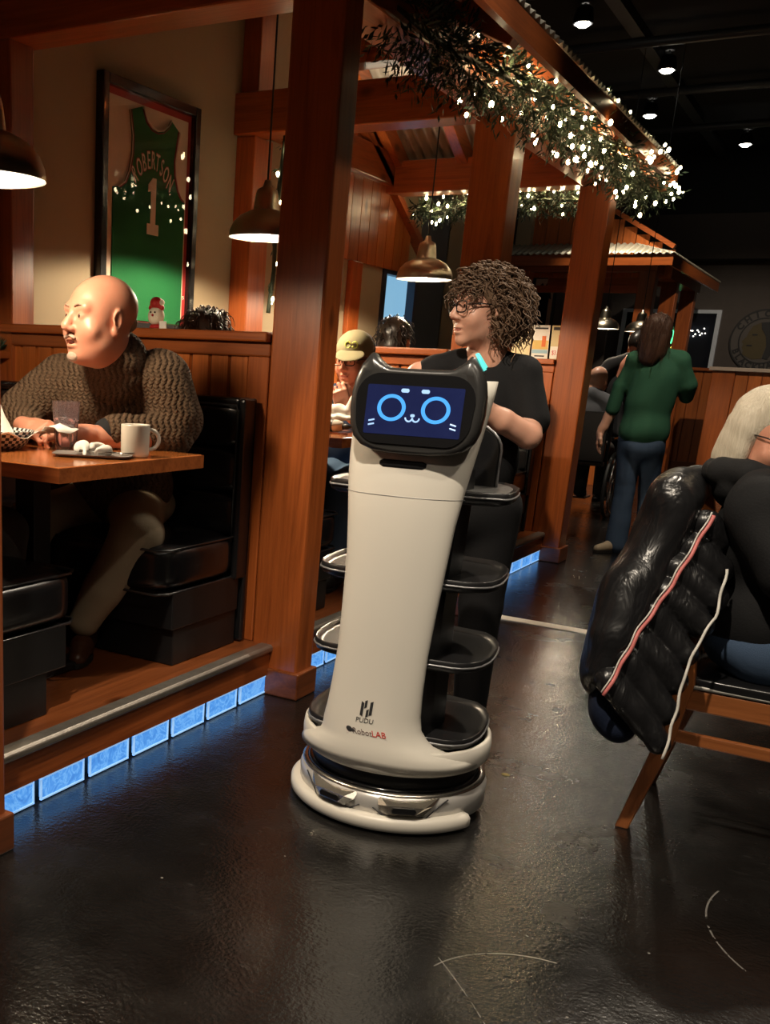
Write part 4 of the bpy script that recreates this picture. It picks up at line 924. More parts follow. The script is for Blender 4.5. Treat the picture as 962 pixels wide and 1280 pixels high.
nbuild([s.mesh()], 't_shirt', BLACKCLOTH, pw)
s = SDF(.012, .03); s.ell((-1.15, 3.48, .80), (.165, .13, .14))
for x, y in ((-1.06, 3.50), (-1.24, 3.47)): s.chain([(x, y, .80), (x, y, .46), (x, y+.02, .07)], [.098, .075, .06])
nbuild([s.mesh()], 'trousers', BLACKCLOTH, pw)
for x, y in ((-1.06, 3.53), (-1.24, 3.50)): shoe(pw, (x, y+.06, 0), (x-.04, y-.18, 0), plain('black_shoe', (.01, .01, .01), .5))
CURLA = hair_mat('curly_brown_grey_hair', (0.060, 0.032, 0.018), (0.19, 0.110, 0.060), 0.65)
def tress(parent, name, mat, M, roots, n, length, rad, curl, turns, seed, center, droop=1.0, sc=1.0, spread=0.04, sides=4, steps=14, lift=.55):
    """hair built from many wavy locks, joined into one part"""
    r_ = random.Random(seed); g = G()
    for i in range(n):
        root = Vector(roots[r_.randrange(len(roots))])+Vector((r_.gauss(0, 1), r_.gauss(0, 1), r_.gauss(0, 1)))*.008
        out = (root-Vector(center)); out.normalize(); ln = length*r_.uniform(.6, 1.1); ph = r_.uniform(0, 6.28); hand_ = r_.choice((-1, 1))
        a_ = out.orthogonal().normalized(); b_ = out.cross(a_); pts = []; R = []
        drift = Vector((r_.gauss(0, spread), r_.gauss(0, spread), 0))
        cu = curl*r_.uniform(.5, 1.3)
        for k in range(steps):
            t = k/(steps-1); c0 = root+out*ln*(lift*t**.8)*(1-.35*t)+drift*t+Vector((0, 0, -1))*droop*ln*.8*t**1.6
            an = ph+hand_*turns*2*PI*t
            pts.append(tuple((c0+(Vector((1, 0, 0))*math.cos(an)+Vector((0, 1, 0))*math.sin(an)+Vector((0, 0, .4))*math.sin(an*.9))*cu*min(1, t*3))*sc)); R.append(rad*(1-.6*t)*sc)
        q = G(); q.tube(pts, R, sides, cap=False); g.add(q.v, q.f, True)
    g.xf(M); return build(g, name, mat, parent)
roots = []
r_ = random.Random(4)
while len(roots) < 260:
    a, e = r_.uniform(0, 2*PI), r_.uniform(-.75, 1)
    x, y, z = .080*math.cos(a)*math.sqrt(1-e*e), -.022+.100*math.sin(a)*math.sqrt(1-e*e), .036+.085*e
    if y > .012 and z < .068: continue
    if abs(x) > .05 and y > -.012 and z < .02: continue
    roots.append((x, y, z))
roots += [(.05*math.cos(a)*q, -.015+.06*math.sin(a)*q, .112-.03*q*q) for a, q in [(r_.uniform(0, 6.28), math.sqrt(r_.random())) for _ in range(110)]]
s = SDF(.006, .03); s.M = HM; s.sc = 1.02
s.ell((0, -.030, .040), (.081, .096, .080)); s.ell((0, -.070, -.02), (.086, .062, .093)); 
for x in (-1, 1): s.ell((x*.072, -.040, -.03), (.030, .048, .080)); s.ell((x*.040, .030, .072), (.040, .040, .028))
s.noise = folds(.014, 31, 3.4); s.M = Matrix.Identity(4); s.sc = 1; hr = nbuild([s.mesh()], 'hair', CURLA, pw)
tress(hr, 'curls', CURLA, HM, roots, 2000, .11, .0034, .011, 2.2, 8, (0, -.02, .02), droop=.9, spread=.018, steps=12)
eyes(pw, HM, 1.02); brows(pw, HM, CURLA, 1.02, .003); glasses(pw, HM, 1.02)
g = G(); g.ball((0, .0885*1.02, -.0685*1.02), (.021, .0075, .0095), 12, 6); g.xf(HM); build(g, 'lips', LIPS, pw)
g = G(); g.tube([(-1.075+.030*math.cos(a)*.8, 3.298+.030*math.cos(a)*.6, 1.140+.031*math.sin(a)) for a in [2*PI*i/16 for i in range(16)]], .0035, 6, closed=True); build(g, 'bracelet', plain('beaded_bracelet', (.25, .2, .18), .3, .5), pw)
g = G(); g.ball((.02, -.095, .075), (.02, .012, .012), 10, 6); g.xf(HM); build(g, 'hair_clip', plain('red_hair_clip', (.6, .03, .04), .4), pw)
# --- young man in the cap, second booth
pc = thing('person', 'man in olive cap and glasses eating in the second booth behind the front post', 'person', (-2.2, 4.85, 0.195))
HM = head_M((-2.195, 4.715, 1.275), math.radians(184), math.radians(8)); HC = head_M((-2.195, 4.715, 1.275), math.radians(166), math.radians(6))
s = SDF(.005, .02); add_head(s, HM, 1.0, mouth=.002); hm = s.mesh()
s = SDF(.005, .012); hpos = (-2.20, 4.44, 1.06)
s.chain([(-2.11, 4.71, .97), (-2.115, 4.50, 1.04)], [.04, .03]); hand(s, (-2.118, 4.485, 1.052), (-.12, -.25, .6), (.3, -.6, .2), side=-1, curl=(.8, .9, .5)); s.chain([(-2.46, 4.70, .97), (-2.34, 4.46, 1.02)], [.04, .03]); hand(s, (-2.335, 4.45, 1.03), (.35, -.55, .5), (-.6, -.4, .3), side=1, curl=(.8, .9, .5)); arms = s.mesh()
s = SDF(.014, .02); s.chain([(-2.24, 4.92, .74), (-2.23, 4.88, .95), (-2.22, 4.82, 1.10), (-2.215, 4.75, 1.18)], [.10, .10, .08, .05]); s.cone((-2.06, 4.84, 1.07), (-2.38, 4.84, 1.08), .05, .05); nbuild([hm, arms, s.mesh()], 'body', SKIN_R, pc)
s = SDF(.010, .03); s.ell((-2.23, 4.88, .92), (.18, .13, .22)); s.chain([(-2.05, 4.85, 1.075), (-2.22, 4.82, 1.115), (-2.39, 4.85, 1.075)], [.068, .065, .068]); s.chain([(-2.05, 4.85, 1.07), (-2.05, 4.80, .97), (-2.10, 4.72, .965)], [.07, .062, .055]); s.chain([(-2.40, 4.85, 1.07), (-2.44, 4.80, .97), (-2.45, 4.72, .965)], [.07, .062, .055]); s.noise = folds(.005, 5)
nbuild([s.mesh()], 't_shirt', fabric('navy_blue_jersey', (.022, .036, .072)), pc)
s = SDF(.012, .03); s.ell((-2.24, 4.94, .72), (.17, .15, .10)); s.chain([(-2.16, 4.90, .71), (-2.10, 4.50, .69), (-2.10, 4.46, .30)], [.095, .078, .06]); s.chain([(-2.30, 4.90, .71), (-2.28, 4.50, .69), (-2.28, 4.46, .30)], [.095, .078, .06]); nbuild([s.mesh()], 'trousers', fabric('light_denim', (.07, .12, .20), bs=400), pc)
for x in (-2.10, -2.28): shoe(pc, (x, 4.52, .196), (x, 4.28, .196), SOLE)
OLIVE = fabric('olive_cap_cloth', (.23, .20, .115)); 
s = SDF(.005, .012); s.M = HC; s.ell((0, -.018, .050), (.090, .108, .086)); s.box((0, -.02, -.06), (.15, .15, .078), 0, k=.004, op=-1); s.M = Matrix.Identity(4); cap = nbuild([s.mesh()], 'cap', OLIVE, pc)
s = SDF(.005, .006); s.M = HC; s.ell((0, .112, .030), (.072, .070, .010), rotm(x=-.32)); s.M = Matrix.Identity(4); nbuild([s.mesh()], 'cap_brim', OLIVE, cap)
s = SDF(.005, .012); s.M = HC; s.ell((0, -.058, .046), (.0915, .074, .084)); s.box((0, -.02, -.06), (.15, .15, .076), 0, k=.004, op=-1); s.box((0, .06, 0.05), (.15, .08, .2), 0, k=.004, op=-1); s.M = Matrix.Identity(4); nbuild([s.mesh()], 'cap_mesh_back', BLACKCLOTH, cap)
YEL = plain('yellow_green_print', (.55, .58, .10), .5)
g = G()
for x in (-1, 1):
    q = G(); q.tube([(x*.0165+.0125*math.cos(a), .0885-.25*abs(x*.0165+.0125*math.cos(a)), .074+.0145*math.sin(a)) for a in [(.35+5.58*i/14)+(PI if x > 0 else 0) for i in range(15)]], .0035, 6); g.add(q.v, q.f, True)
g.xf(HC); build(g, 'cap_emblem', YEL, cap)
eyes(pc, HM); glasses(pc, HM); g = G(); g.ball((0, .0905, -.0685), (.021, .006, .0085), 12, 6); g.xf(HM); build(g, 'lips', LIPS, pc)
s = SDF(.005, .01); s.M = HM; s.ell((0, -.06, -.012), (.074, .06, .055)); s.M = Matrix.Identity(4); nbuild([s.mesh()], 'hair', hair_mat('short_brown_hair', (.03, .018, .01), (.06, .035, .02)), pc)
# --- two diners seen only as heads above the partitions
def seated(name_label, hp, yaw, hairm, hair_long, seed, shirt, group=None, seat=.62):
    p = thing('person', name_label, 'person', (hp[0], hp[1], .195))
    HM = head_M(hp, yaw); s = SDF(.007, .02); add_head(s, HM); hm = s.mesh()
    f = Vector((math.sin(yaw), math.cos(yaw), 0)); sd = Vector((f.y, -f.x, 0)); B = Vector((hp[0], hp[1], 0))-f*.06
    P = lambda u, v, z: tuple(B+sd*u+f*v+Vector((0, 0, z)))
    s = SDF(.016, .02); s.chain([P(0, 0, seat+.12), P(0, .02, .95), P(0, .03, hp[2]-.18), P(0, .05, hp[2]-.1)], [.10, .10, .08, .05])
    for q in (-1, 1): s.chain([P(q*.16, 0, hp[2]-.22), P(q*.2, .08, .95), P(q*.12, .30, .93)], [.05, .042, .03]); s.chain([P(q*.09, 0, seat+.09), P(q*.1, .42, seat+.08), P(q*.1, .42, .28)], [.085, .06, .045])
    nbuild([hm, s.mesh()], 'body', SKIN_F, p)
    s = SDF(.014, .04); s.chain([P(0, 0, seat+.12), P(0, .01, .95), P(0, .02, hp[2]-.22)], [.16, .155, .13]); s.cone(P(-.16, 0, hp[2]-.23), P(.16, 0, hp[2]-.23), .07, .07)
    for q in (-1, 1): s.chain([P(q*.17, 0, hp[2]-.23), P(q*.21, .08, .97)], [.072, .062])
    nbuild([s.mesh()], 'shirt', shirt, p)
    s = SDF(.014, .04)
    for q in (-1, 1): s.chain([P(q*.09, 0, seat+.10), P(q*.1, .42, seat+.08), P(q*.1, .42, .26)], [.10, .078, .06])
    nbuild([s.mesh()], 'trousers', DARKTROUSER, p)
    s = SDF(.006, .02); s.M = HM; s.ell((0, -.030, .045), (.088, .105, .086)); s.ell((0, -.07, -.02), (.082, .06, .08 if not hair_long else .12))
    if hair_long:
        for x in (-1, 1): s.ell((x*.075, -.02, -.05), (.022, .05, .10))
    s.noise = folds(.006, seed, 2.5); s.M = Matrix.Identity(4); h = nbuild([s.mesh()], 'hair', hairm, p)
    rr = []; r_ = random.Random(seed)
    while len(rr) < 120:
        a, e = r_.uniform(0, 2*PI), r_.uniform(-.5, 1); x, y, z = .086*math.cos(a)*math.sqrt(1-e*e), -.03+.102*math.sin(a)*math.sqrt(1-e*e), .045+.084*e
        if y < .03 or z > .09: rr.append((x, y, z))
    tress(h, 'locks', hairm, HM, rr, 260, .07 if not hair_long else .12, .003, .004, .6, seed, (0, -.02, .0), droop=.8, spread=.012, steps=8)
    return p
BROWNH = hair_mat('dark_brown_hair', (.025, .014, .008), (.055, .033, .019), .6); BLACKH = hair_mat('black_hair', (.008, .006, .005), (.025, .017, .012), .35)
seated('dark brown head of a diner just showing above the partition right of the framed jersey', (-2.54, 3.96, 1.325), math.radians(5), BROWNH, True, 21, fabric('grey_shirt', (.08, .08, .085)))
seated('dark short haired head of a diner above the partition in front of the blue window', (-2.39, 5.66, 1.385), math.radians(-10), BLACKH, False, 22, fabric('dark_shirt_two', (.03, .03, .04)))
# --- diner opposite the bald man: only the legs reach into the frame
po = thing('person', 'person in dark grey trousers at the left edge, only legs showing under the table', 'person', (-2.35, 1.95, .195))
HM = head_M((-2.35, 1.88, 1.38), 0); s = SDF(.008, .02); add_head(s, HM); hm = s.mesh(); s = SDF(.016, .02)
s.chain([(-2.35, 1.9, .76), (-2.35, 1.88, 1.0), (-2.35, 1.88, 1.2), (-2.35, 1.88, 1.28)], [.1, .1, .08, .05])
for x in (-2.26, -2.45): s.chain([(x, 1.95, .72), (x+.03, 2.33, .70), (x+.02, 2.31, .3)], [.085, .06, .045])
for x in (-2.16, -2.54): s.chain([(x, 1.9, 1.14), (x, 1.96, .97), (-2.35+(x+2.35)*.6, 2.16, .985)], [.05, .045, .03])
nbuild([hm, s.mesh()], 'body', SKIN_F, po)
s = SDF(.014, .04); s.chain([(-2.35, 1.9, .78), (-2.35, 1.88, 1.0), (-2.35, 1.88, 1.16)], [.17, .165, .14]); s.cone((-2.18, 1.88, 1.15), (-2.52, 1.88, 1.15), .07, .07)
for x in (-2.16, -2.54): s.chain([(x, 1.9, 1.14), (x, 1.96, .98)], [.07, .06])
nbuild([s.mesh()], 'shirt', fabric('brown_shirt', (.06, .045, .03)), po)
s = SDF(.012, .03); s.ell((-2.35, 1.95, .73), (.19, .16, .10))
for x in (-2.26, -2.45): s.chain([(x, 1.97, .72), (x+.03, 2.33, .70), (x+.02, 2.33, .50), (x+.02, 2.31, .28)], [.09, .075, .068, .06])
s.noise = folds(.006, 41); nbuild([s.mesh()], 'trousers', DARKTROUSER, po)
for x in (-2.24, -2.43): shoe(po, (x, 2.24, .196), (x, 2.50, .196), SOLE)
s = SDF(.008, .02); s.M = HM; s.ell((0, -.03, .045), (.086, .104, .084)); s.M = Matrix.Identity(4); nbuild([s.mesh()], 'hair', BROWNH, po)
# --- woman in the green sweatshirt
pg = thing('person', 'woman in green sweatshirt and blue jeans standing with her back turned beyond the third post', 'person', (-1.46, 8.06, 0))
HM = head_M((-1.435, 8.08, 1.565), math.radians(12), math.radians(6))
s = SDF(.007, .02); add_head(s, HM); hm = s.mesh(); s = SDF(.007, .012)
s.chain([(-1.665, 8.07, 1.02), (-1.70, 8.05, .90), (-1.715, 8.04, .86)], [.042, .032, .026]); hand(s, (-1.715, 8.04, .855), (-.1, -.02, -1), (-1, -.2, .1), side=1, curl=(.25, .35, .3), sc=.95)
s.chain([(-1.20, 8.22, 1.15), (-1.28, 8.34, 1.17)], [.036, .028]); hand(s, (-1.285, 8.345, 1.17), (-.7, .5, .1), (.3, .2, .9), side=1, curl=(.4, .5, .4), sc=.95)
arms = s.mesh(); s = SDF(.016, .02); s.chain([(-1.42, 8.06, .86), (-1.40, 8.07, 1.10), (-1.40, 8.07, 1.32), (-1.42, 8.075, 1.48)], [.10, .09, .08, .05]); s.cone((-1.55, 8.05, 1.36), (-1.27, 8.09, 1.36), .035, .035)
s.chain([(-1.49, 8.06, .84), (-1.49, 8.07, .45), (-1.485, 8.06, .08)], [.07, .05, .04]); s.chain([(-1.34, 8.08, .84), (-1.35, 8.20, .46), (-1.30, 8.20, .10)], [.065, .05, .04])
nbuild([hm, arms, s.mesh()], 'body', SKIN_F, pg)
GREEN = fabric('green_fleece', (.030, .105, .062), bs=150, bmp=.35)
s = SDF(.010, .03); s.ell((-1.41, 8.07, 1.22), (.160, .122, .24), k=.05); s.ell((-1.42, 8.067, 1.08), (.160, .125, .20), k=.05); s.ell((-1.425, 8.065, .89), (.170, .138, .15), k=.06); s.chain([(-1.555, 8.05, 1.385), (-1.41, 8.07, 1.425), (-1.265, 8.09, 1.385)], [.055, .06, .055]); s.ell((-1.41, 8.075, 1.455), (.065, .065, .035))
s.chain([(-1.565, 8.05, 1.375), (-1.635, 8.06, 1.20), (-1.665, 8.07, 1.03)], [.056, .058, .046], k=.05); s.chain([(-1.255, 8.09, 1.375), (-1.19, 8.12, 1.22), (-1.20, 8.20, 1.15)], [.056, .058, .050], k=.05); s.noise = folds(.014, 51)
nbuild([s.mesh()], 'sweatshirt', GREEN, pg)
s = SDF(.010, .035); s.ell((-1.425, 8.06, .79), (.135, .118, .12)); s.chain([(-1.495, 8.06, .82), (-1.49, 8.07, .46), (-1.485, 8.06, .05)], [.092, .070, .078]); s.chain([(-1.355, 8.08, .82), (-1.35, 8.20, .48), (-1.30, 8.20, .08)], [.092, .068, .072]); s.noise = folds(.006, 52); nbuild([s.mesh()], 'jeans', DENIM, pg)
TAN = plain('tan_shoe', (.35, .27, .18), .6); shoe(pg, (-1.46, 8.10, 0), (-1.60, 7.90, 0), TAN); shoe(pg, (-1.30, 8.20, 0), (-1.27, 8.44, 0), SOLE)
BRH = hair_mat('long_brown_hair', (.045, .018, .010), (.10, .045, .025), .4, True)
s = SDF(.006, .03); s.M = HM; s.ell((0, -.028, .045), (.088, .106, .088)); s.ell((0, -.075, -.05), (.085, .055, .12)); s.ell((0, -.082, -.15), (.078, .042, .09))
for x in (-1, 1): s.ell((x*.074, -.03, -.06), (.024, .05, .12))
s.noise = folds(.004, 53, 2); s.M = Matrix.Identity(4); h = nbuild([s.mesh()], 'hair', BRH, pg)
rr = [(.088*math.cos(a)*math.sqrt(1-e*e), -.03+.106*math.sin(a)*math.sqrt(1-e*e), .045+.088*e) for a, e in [(r_.uniform(PI*.95, PI*2.05), r_.uniform(-.3, 1)) for _ in range(150)]]
tress(h, 'locks', BRH, HM, rr, 160, .24, .002, .003, .4, 54, (0, .0, .05), droop=1.2, spread=.006, steps=9, lift=.10)
# --- bald man in the wheelchair
ph_ = thing('person', 'bald man in grey jacket seated in the black wheelchair, seen from behind', 'person', (-2.25, 10.2, .3))
HM = head_M((-2.26, 10.18, 1.215), math.radians(5), math.radians(18)); s = SDF(.008, .02); add_head(s, HM, 1.02); hm = s.mesh(); s = SDF(.016, .02)
s.chain([(-2.28, 10.1, .62), (-2.29, 10.1, .85), (-2.28, 10.12, 1.02), (-2.27, 10.15, 1.12)], [.10, .10, .08, .055])
for q in (-1, 1): s.chain([(-2.28+q*.09, 10.15, .60), (-2.28+q*.1, 10.55, .58), (-2.28+q*.1, 10.62, .2)], [.085, .06, .045]); s.chain([(-2.28+q*.18, 10.1, 1.0), (-2.28+q*.25, 10.18, .8), (-2.28+q*.18, 10.4, .74)], [.05, .045, .03])
nbuild([hm, s.mesh()], 'body', SKIN_F, ph_)
s = SDF(.012, .05); s.ell((-2.29, 10.09, .84), (.22, .15, .24)); s.chain([(-2.47, 10.1, 1.0), (-2.28, 10.1, 1.07), (-2.09, 10.1, 1.0)], [.085, .085, .085])
for q in (-1, 1): s.chain([(-2.28+q*.2, 10.1, .99), (-2.28+q*.26, 10.18, .80), (-2.28+q*.2, 10.34, .75)], [.085, .07, .055])
s.noise = folds(.010, 61); nbuild([s.mesh()], 'jacket', fabric('slate_jacket', (.085, .088, .10)), ph_)
s = SDF(.014, .04)
for q in (-1, 1): s.chain([(-2.28+q*.09, 10.12, .61), (-2.28+q*.1, 10.55, .58), (-2.28+q*.1, 10.62, .16)], [.10, .08, .06])
nbuild([s.mesh()], 'trousers', DARKTROUSER, ph_)
for q in (-1, 1): shoe(ph_, (-2.28+q*.1, 10.60, .105), (-2.28+q*.1, 10.84, .105), SOLE)
# --- person in black bending over behind them
pb = thing('person', 'dark haired person in black bending behind the woman in green', 'person', (-2.08, 11.60, 0))
HM = head_M((-1.99, 11.15, 1.56), math.radians(200), math.radians(40)); s = SDF(.008, .02); add_head(s, HM); hm = s.mesh(); s = SDF(.016, .02)
s.chain([(-2.12, 11.40, .86), (-2.14, 11.35, 1.15), (-2.08, 11.27, 1.38), (-2.02, 11.21, 1.48)], [.10, .09, .08, .05]); s.chain([(-2.05, 11.41, .84), (-2.05, 11.43, .45), (-2.05, 11.45, .08)], [.085, .06, .045]); s.chain([(-2.2, 11.41, .84), (-2.2, 11.41, .45), (-2.2, 11.43, .08)], [.085, .06, .045])
s.chain([(-1.92, 11.29, 1.36), (-1.92, 11.20, 1.12), (-2.1, 11.03, 1.1)], [.040, .034, .026]); s.chain([(-2.25, 11.31, 1.36), (-2.38, 11.19, 1.2), (-2.36, 10.97, 1.12)], [.040, .034, .026]); nbuild([hm, s.mesh()], 'body', SKIN_R, pb)
s = SDF(.014, .05); s.ell((-2.12, 11.35, 1.10), (.19, .14, .26)); s.chain([(-1.93, 11.29, 1.36), (-2.08, 11.29, 1.42), (-2.24, 11.31, 1.36)], [.08, .08, .08]); s.chain([(-1.92, 11.29, 1.35), (-1.92, 11.20, 1.14), (-2.05, 11.07, 1.11)], [.075, .06, .048]); s.chain([(-2.25, 11.31, 1.35), (-2.38, 11.19, 1.2), (-2.36, 11.03, 1.13)], [.075, .06, .048]); nbuild([s.mesh()], 'sweater', BLACKCLOTH, pb)
s = SDF(.014, .04); s.chain([(-2.05, 11.41, .86), (-2.05, 11.43, .45), (-2.05, 11.45, .07)], [.11, .08, .065]); s.chain([(-2.2, 11.41, .86), (-2.2, 11.41, .45), (-2.2, 11.43, .07)], [.11, .08, .065]); nbuild([s.mesh()], 'trousers', BLACKCLOTH, pb)
for x in (-2.05, -2.2): shoe(pb, (x, 11.49, 0), (x, 11.25, 0), SOLE)
s = SDF(.007, .03); s.M = HM; s.ell((0, -.028, .05), (.092, .11, .09)); s.ell((0, -.08, -.03), (.085, .055, .09)); s.noise = folds(.006, 71, 2); s.M = Matrix.Identity(4); nbuild([s.mesh()], 'hair', BLACKH, pb)
pb.location.x -= .16
# --- blond woman in the black hoodie on the chair at the right
pl_ = thing('person', 'woman with straight pale blond hair in black hoodie seated at the right edge', 'person', (-.18, 3.17, .46))
HM = head_M((-.232, 3.165, 1.120), math.radians(134), math.radians(10))
s = SDF(.005, .02); add_head(s, HM, 1.0, neck=.052, fat=.008); hm = s.mesh(); s = SDF(.006, .012)
s.chain([(.10, 3.00, .76), (.24, 3.03, .78)], [.036, .028]); hand(s, (.245, 3.03, .78), (1, .1, 0), (0, -.3, 1), side=1, curl=(.4, .5, .4), sc=.95); s.chain([(.10, 3.34, .76), (.24, 3.30, .78)], [.036, .028]); hand(s, (.245, 3.30, .78), (1, -.1, 0), (0, .3, 1), side=-1, curl=(.4, .5, .4), sc=.95); arms = s.mesh()
s = SDF(.014, .02); s.chain([(-.15, 3.17, .60), (-.17, 3.17, .80), (-.21, 3.17, .94), (-.235, 3.165, 1.03)], [.09, .09, .08, .05])
for y in (3.07, 3.27): s.chain([(-.15, y, .55), (.27, y, .54), (.28, y, .12)], [.085, .062, .045])
nbuild([hm, arms, s.mesh()], 'body', SKIN_R, pl_)
HOOD = fabric('black_hoodie_fleece', (.012, .012, .013), bs=200)
s = SDF(.009, .035); s.ell((-.17, 3.17, .66), (.155, .205, .17)); s.ell((-.19, 3.17, .84), (.145, .205, .17)); s.chain([(-.215, 2.98, .955), (-.225, 3.17, .985), (-.215, 3.36, .955)], [.075, .085, .075])
s.chain([(-.21, 2.965, .945), (-.12, 2.925, .80), (.10, 3.0, .77)], [.085, .074, .055]); s.chain([(-.21, 3.375, .945), (-.12, 3.415, .80), (.10, 3.34, .77)], [.085, .074, .055]); s.noise = folds(.014, 81)
hd = s.mesh(); s = SDF(.008, .03); s.ell((-.285, 3.17, .985), (.070, .125, .070)); s.ell((-.245, 3.17, 1.035), (.085, .105, .028)); s.chain([(-.16, 3.055, 1.02), (-.26, 3.045, 1.03), (-.335, 3.10, 1.025), (-.355, 3.17, 1.02), (-.335, 3.24, 1.025), (-.26, 3.29, 1.03)], [.026, .032, .034, .034, .034, .032], k=.02); s.noise = folds(.009, 82)
nbuild([hd, s.mesh()], 'hoodie', HOOD, pl_)
s = SDF(.010, .03); s.ell((-.16, 3.17, .565), (.155, .20, .10))
for y in (3.07, 3.27): s.chain([(-.14, y, .560), (.27, y, .545), (.28, y, .10)], [.098, .082, .065])
s.noise = folds(.006, 83); nbuild([s.mesh()], 'jeans', DENIM, pl_)
for y in (3.07, 3.27): shoe(pl_, (.24, y, .0), (.48, y, .0), SOLE)
BLOND = hair_mat('pale_blond_hair', (.60, .50, .35), (.82, .74, .60), .40, True)
s = SDF(.005, .03); s.M = HM; s.ell((0, -.028, .042), (.088, .108, .088)); s.ell((0, -.072, -.04), (.088, .056, .10)); s.ell((0, -.085, -.085), (.088, .045, .055))
for x in (-1, 1): s.ell((x*.078, -.042, -.055), (.026, .054, .112))
s.ell((0, .035, .085), (.070, .050, .035)); s.noise = folds(.0035, 84, 2.4); s.M = Matrix.Identity(4); h = nbuild([s.mesh()], 'hair', BLOND, pl_)
rr = [(.094*math.cos(a)*math.sqrt(1-e*e), -.035+.112*math.sin(a)*math.sqrt(1-e*e), .045+.092*e) for a, e in [(r_.uniform(PI*.82, PI*2.18), r_.uniform(-.1, 1)) for _ in range(200)]]
pass
glasses(pl_, HM); eyes(pl_, HM)
# ---------------------------------------------------------------- booth benches
def pillow(c, half, puff, name, mat, parent, n=9, pw=2.6):
    """upholstered pad: a box whose six faces bulge"""
    bm = bmesh.new(); bmesh.ops.create_cube(bm, size=2); bmesh.ops.subdivide_edges(bm, edges=bm.edges[:], cuts=n, use_grid_fill=True)
    g = G()
    def P(v):
        x, y, z = v; m = (abs(x)**8+abs(y)**8+abs(z)**8)**(1/8)
        q = [x/m, y/m, z/m]
        for i in range(3):
            j, k = (i+1) % 3, (i+2) % 3
            q[i] *= 1+puff[i]*(1-abs(v[j])**pw)*(1-abs(v[k])**pw)
        return tuple(c[i]+q[i]*half[i] for i in range(3))
    bm.verts.ensure_lookup_table(); g.add([P(v.co) for v in bm.verts], [tuple(v.index for v in f.verts) for f in bm.faces], True); bm.free()
    return build(g, name, mat, parent)
PIPING = plain('black_vinyl_piping', (0.02, 0.02, 0.021), 0.22)
KICK = plain('black_bench_base', (0.008, 0.008, 0.0085), 0.42)
def bench(yb, d, label, x0=-3.18, x1=-1.935, zt=.635, overhang=.0):
    """yb: y of the back of the bench; d: +1 when the sitter looks towards +y"""
    b = thing('booth_bench', label, 'bench', ((x0+x1)/2, yb, .195), 'black vinyl booth benches')
    cx, hx = (x0+x1)/2, (x1-x0)/2; Y_ = lambda v: yb+d*v
    y0, y1 = sorted((Y_(.0), Y_(.51)))
    seat = pillow((cx, (y0+y1)/2, zt-.088), (hx, (y1-y0)/2, .085), (.02, .03, .22), 'seat_cushion', VINYL, b)
    for z in (zt-.172, zt-.02):
        g = G(); g.tube([(x1-.02, Y_(.02), z), (x1-.004, Y_(.06), z), (x1-.003, Y_(.46), z), (x1-.03, Y_(.505), z), (x0+.03, Y_(.508), z)], .005, 6); build(g, 'piping', PIPING, seat)
    g = G(); a, c = sorted((Y_(.0), Y_(.44))); g.box((x0, a, .33), (x1+.001, c, zt-.17)); build(g, 'base_panel', KICK, b, bevel=.004)
    a, c = sorted((Y_(.0), Y_(.36 if overhang else .42))); g = G(); g.box((x0, a, .197), (x1-.006, c, .33)); build(g, 'pedestal', KICK, b, bevel=.003)
    zb, zt2 = zt-.03, 1.10; hgt = (zt2-zb)/3
    for i in range(3):
        pillow((cx, Y_(-.0), zb+hgt*(i+.5)), (hx-.015, .042, hgt/2), (0, .55, .0), 'back_pad', VINYL, b, pw=2.2)
    g = G(); a, c = sorted((Y_(-.045), Y_(-.02))); g.box((x0, a, .20), (x1+.012, c, 1.115)); bb = build(g, 'back_board', VINYL, b, bevel=.008)
    g = G(); a, c = sorted((Y_(-.045), Y_(.045))); g.box((x1-.016, a, .45), (x1+.012, c, 1.115)); build(g, 'end_panel', VINYL, b, bevel=.012, seg=3)
    g = G(); a, c = sorted((Y_(-.055), Y_(.04))); g.box((x0, a, 1.085), (x1-.016, c, 1.117)); build(g, 'top_roll', VINYL, b, bevel=.012, seg=3)
    g = G(); g.tube([(x0, Y_(.047), 1.09), (x1-.018, Y_(.050), 1.09), (x1-.014, Y_(.050), 1.07), (x1-.014, Y_(.05), .5)], .005, 6); build(g, 'piping', PIPING, bb)
    return b
bench(3.295, -1, 'black vinyl booth bench the bald man sits on')
bench(1.85, 1, 'black vinyl booth bench at the lower left edge, rounded seat end towards the viewer', overhang=1)
bench(3.665, 1, 'black vinyl booth bench hidden behind the partition with the figurine')
bench(5.09, -1, 'black vinyl booth bench the man in the cap sits on')
bench(5.49, 1, 'black vinyl booth bench of the third booth, backed on the second partition')
bench(7.10, -1, 'black vinyl booth bench with tall end panel right of the waitress')
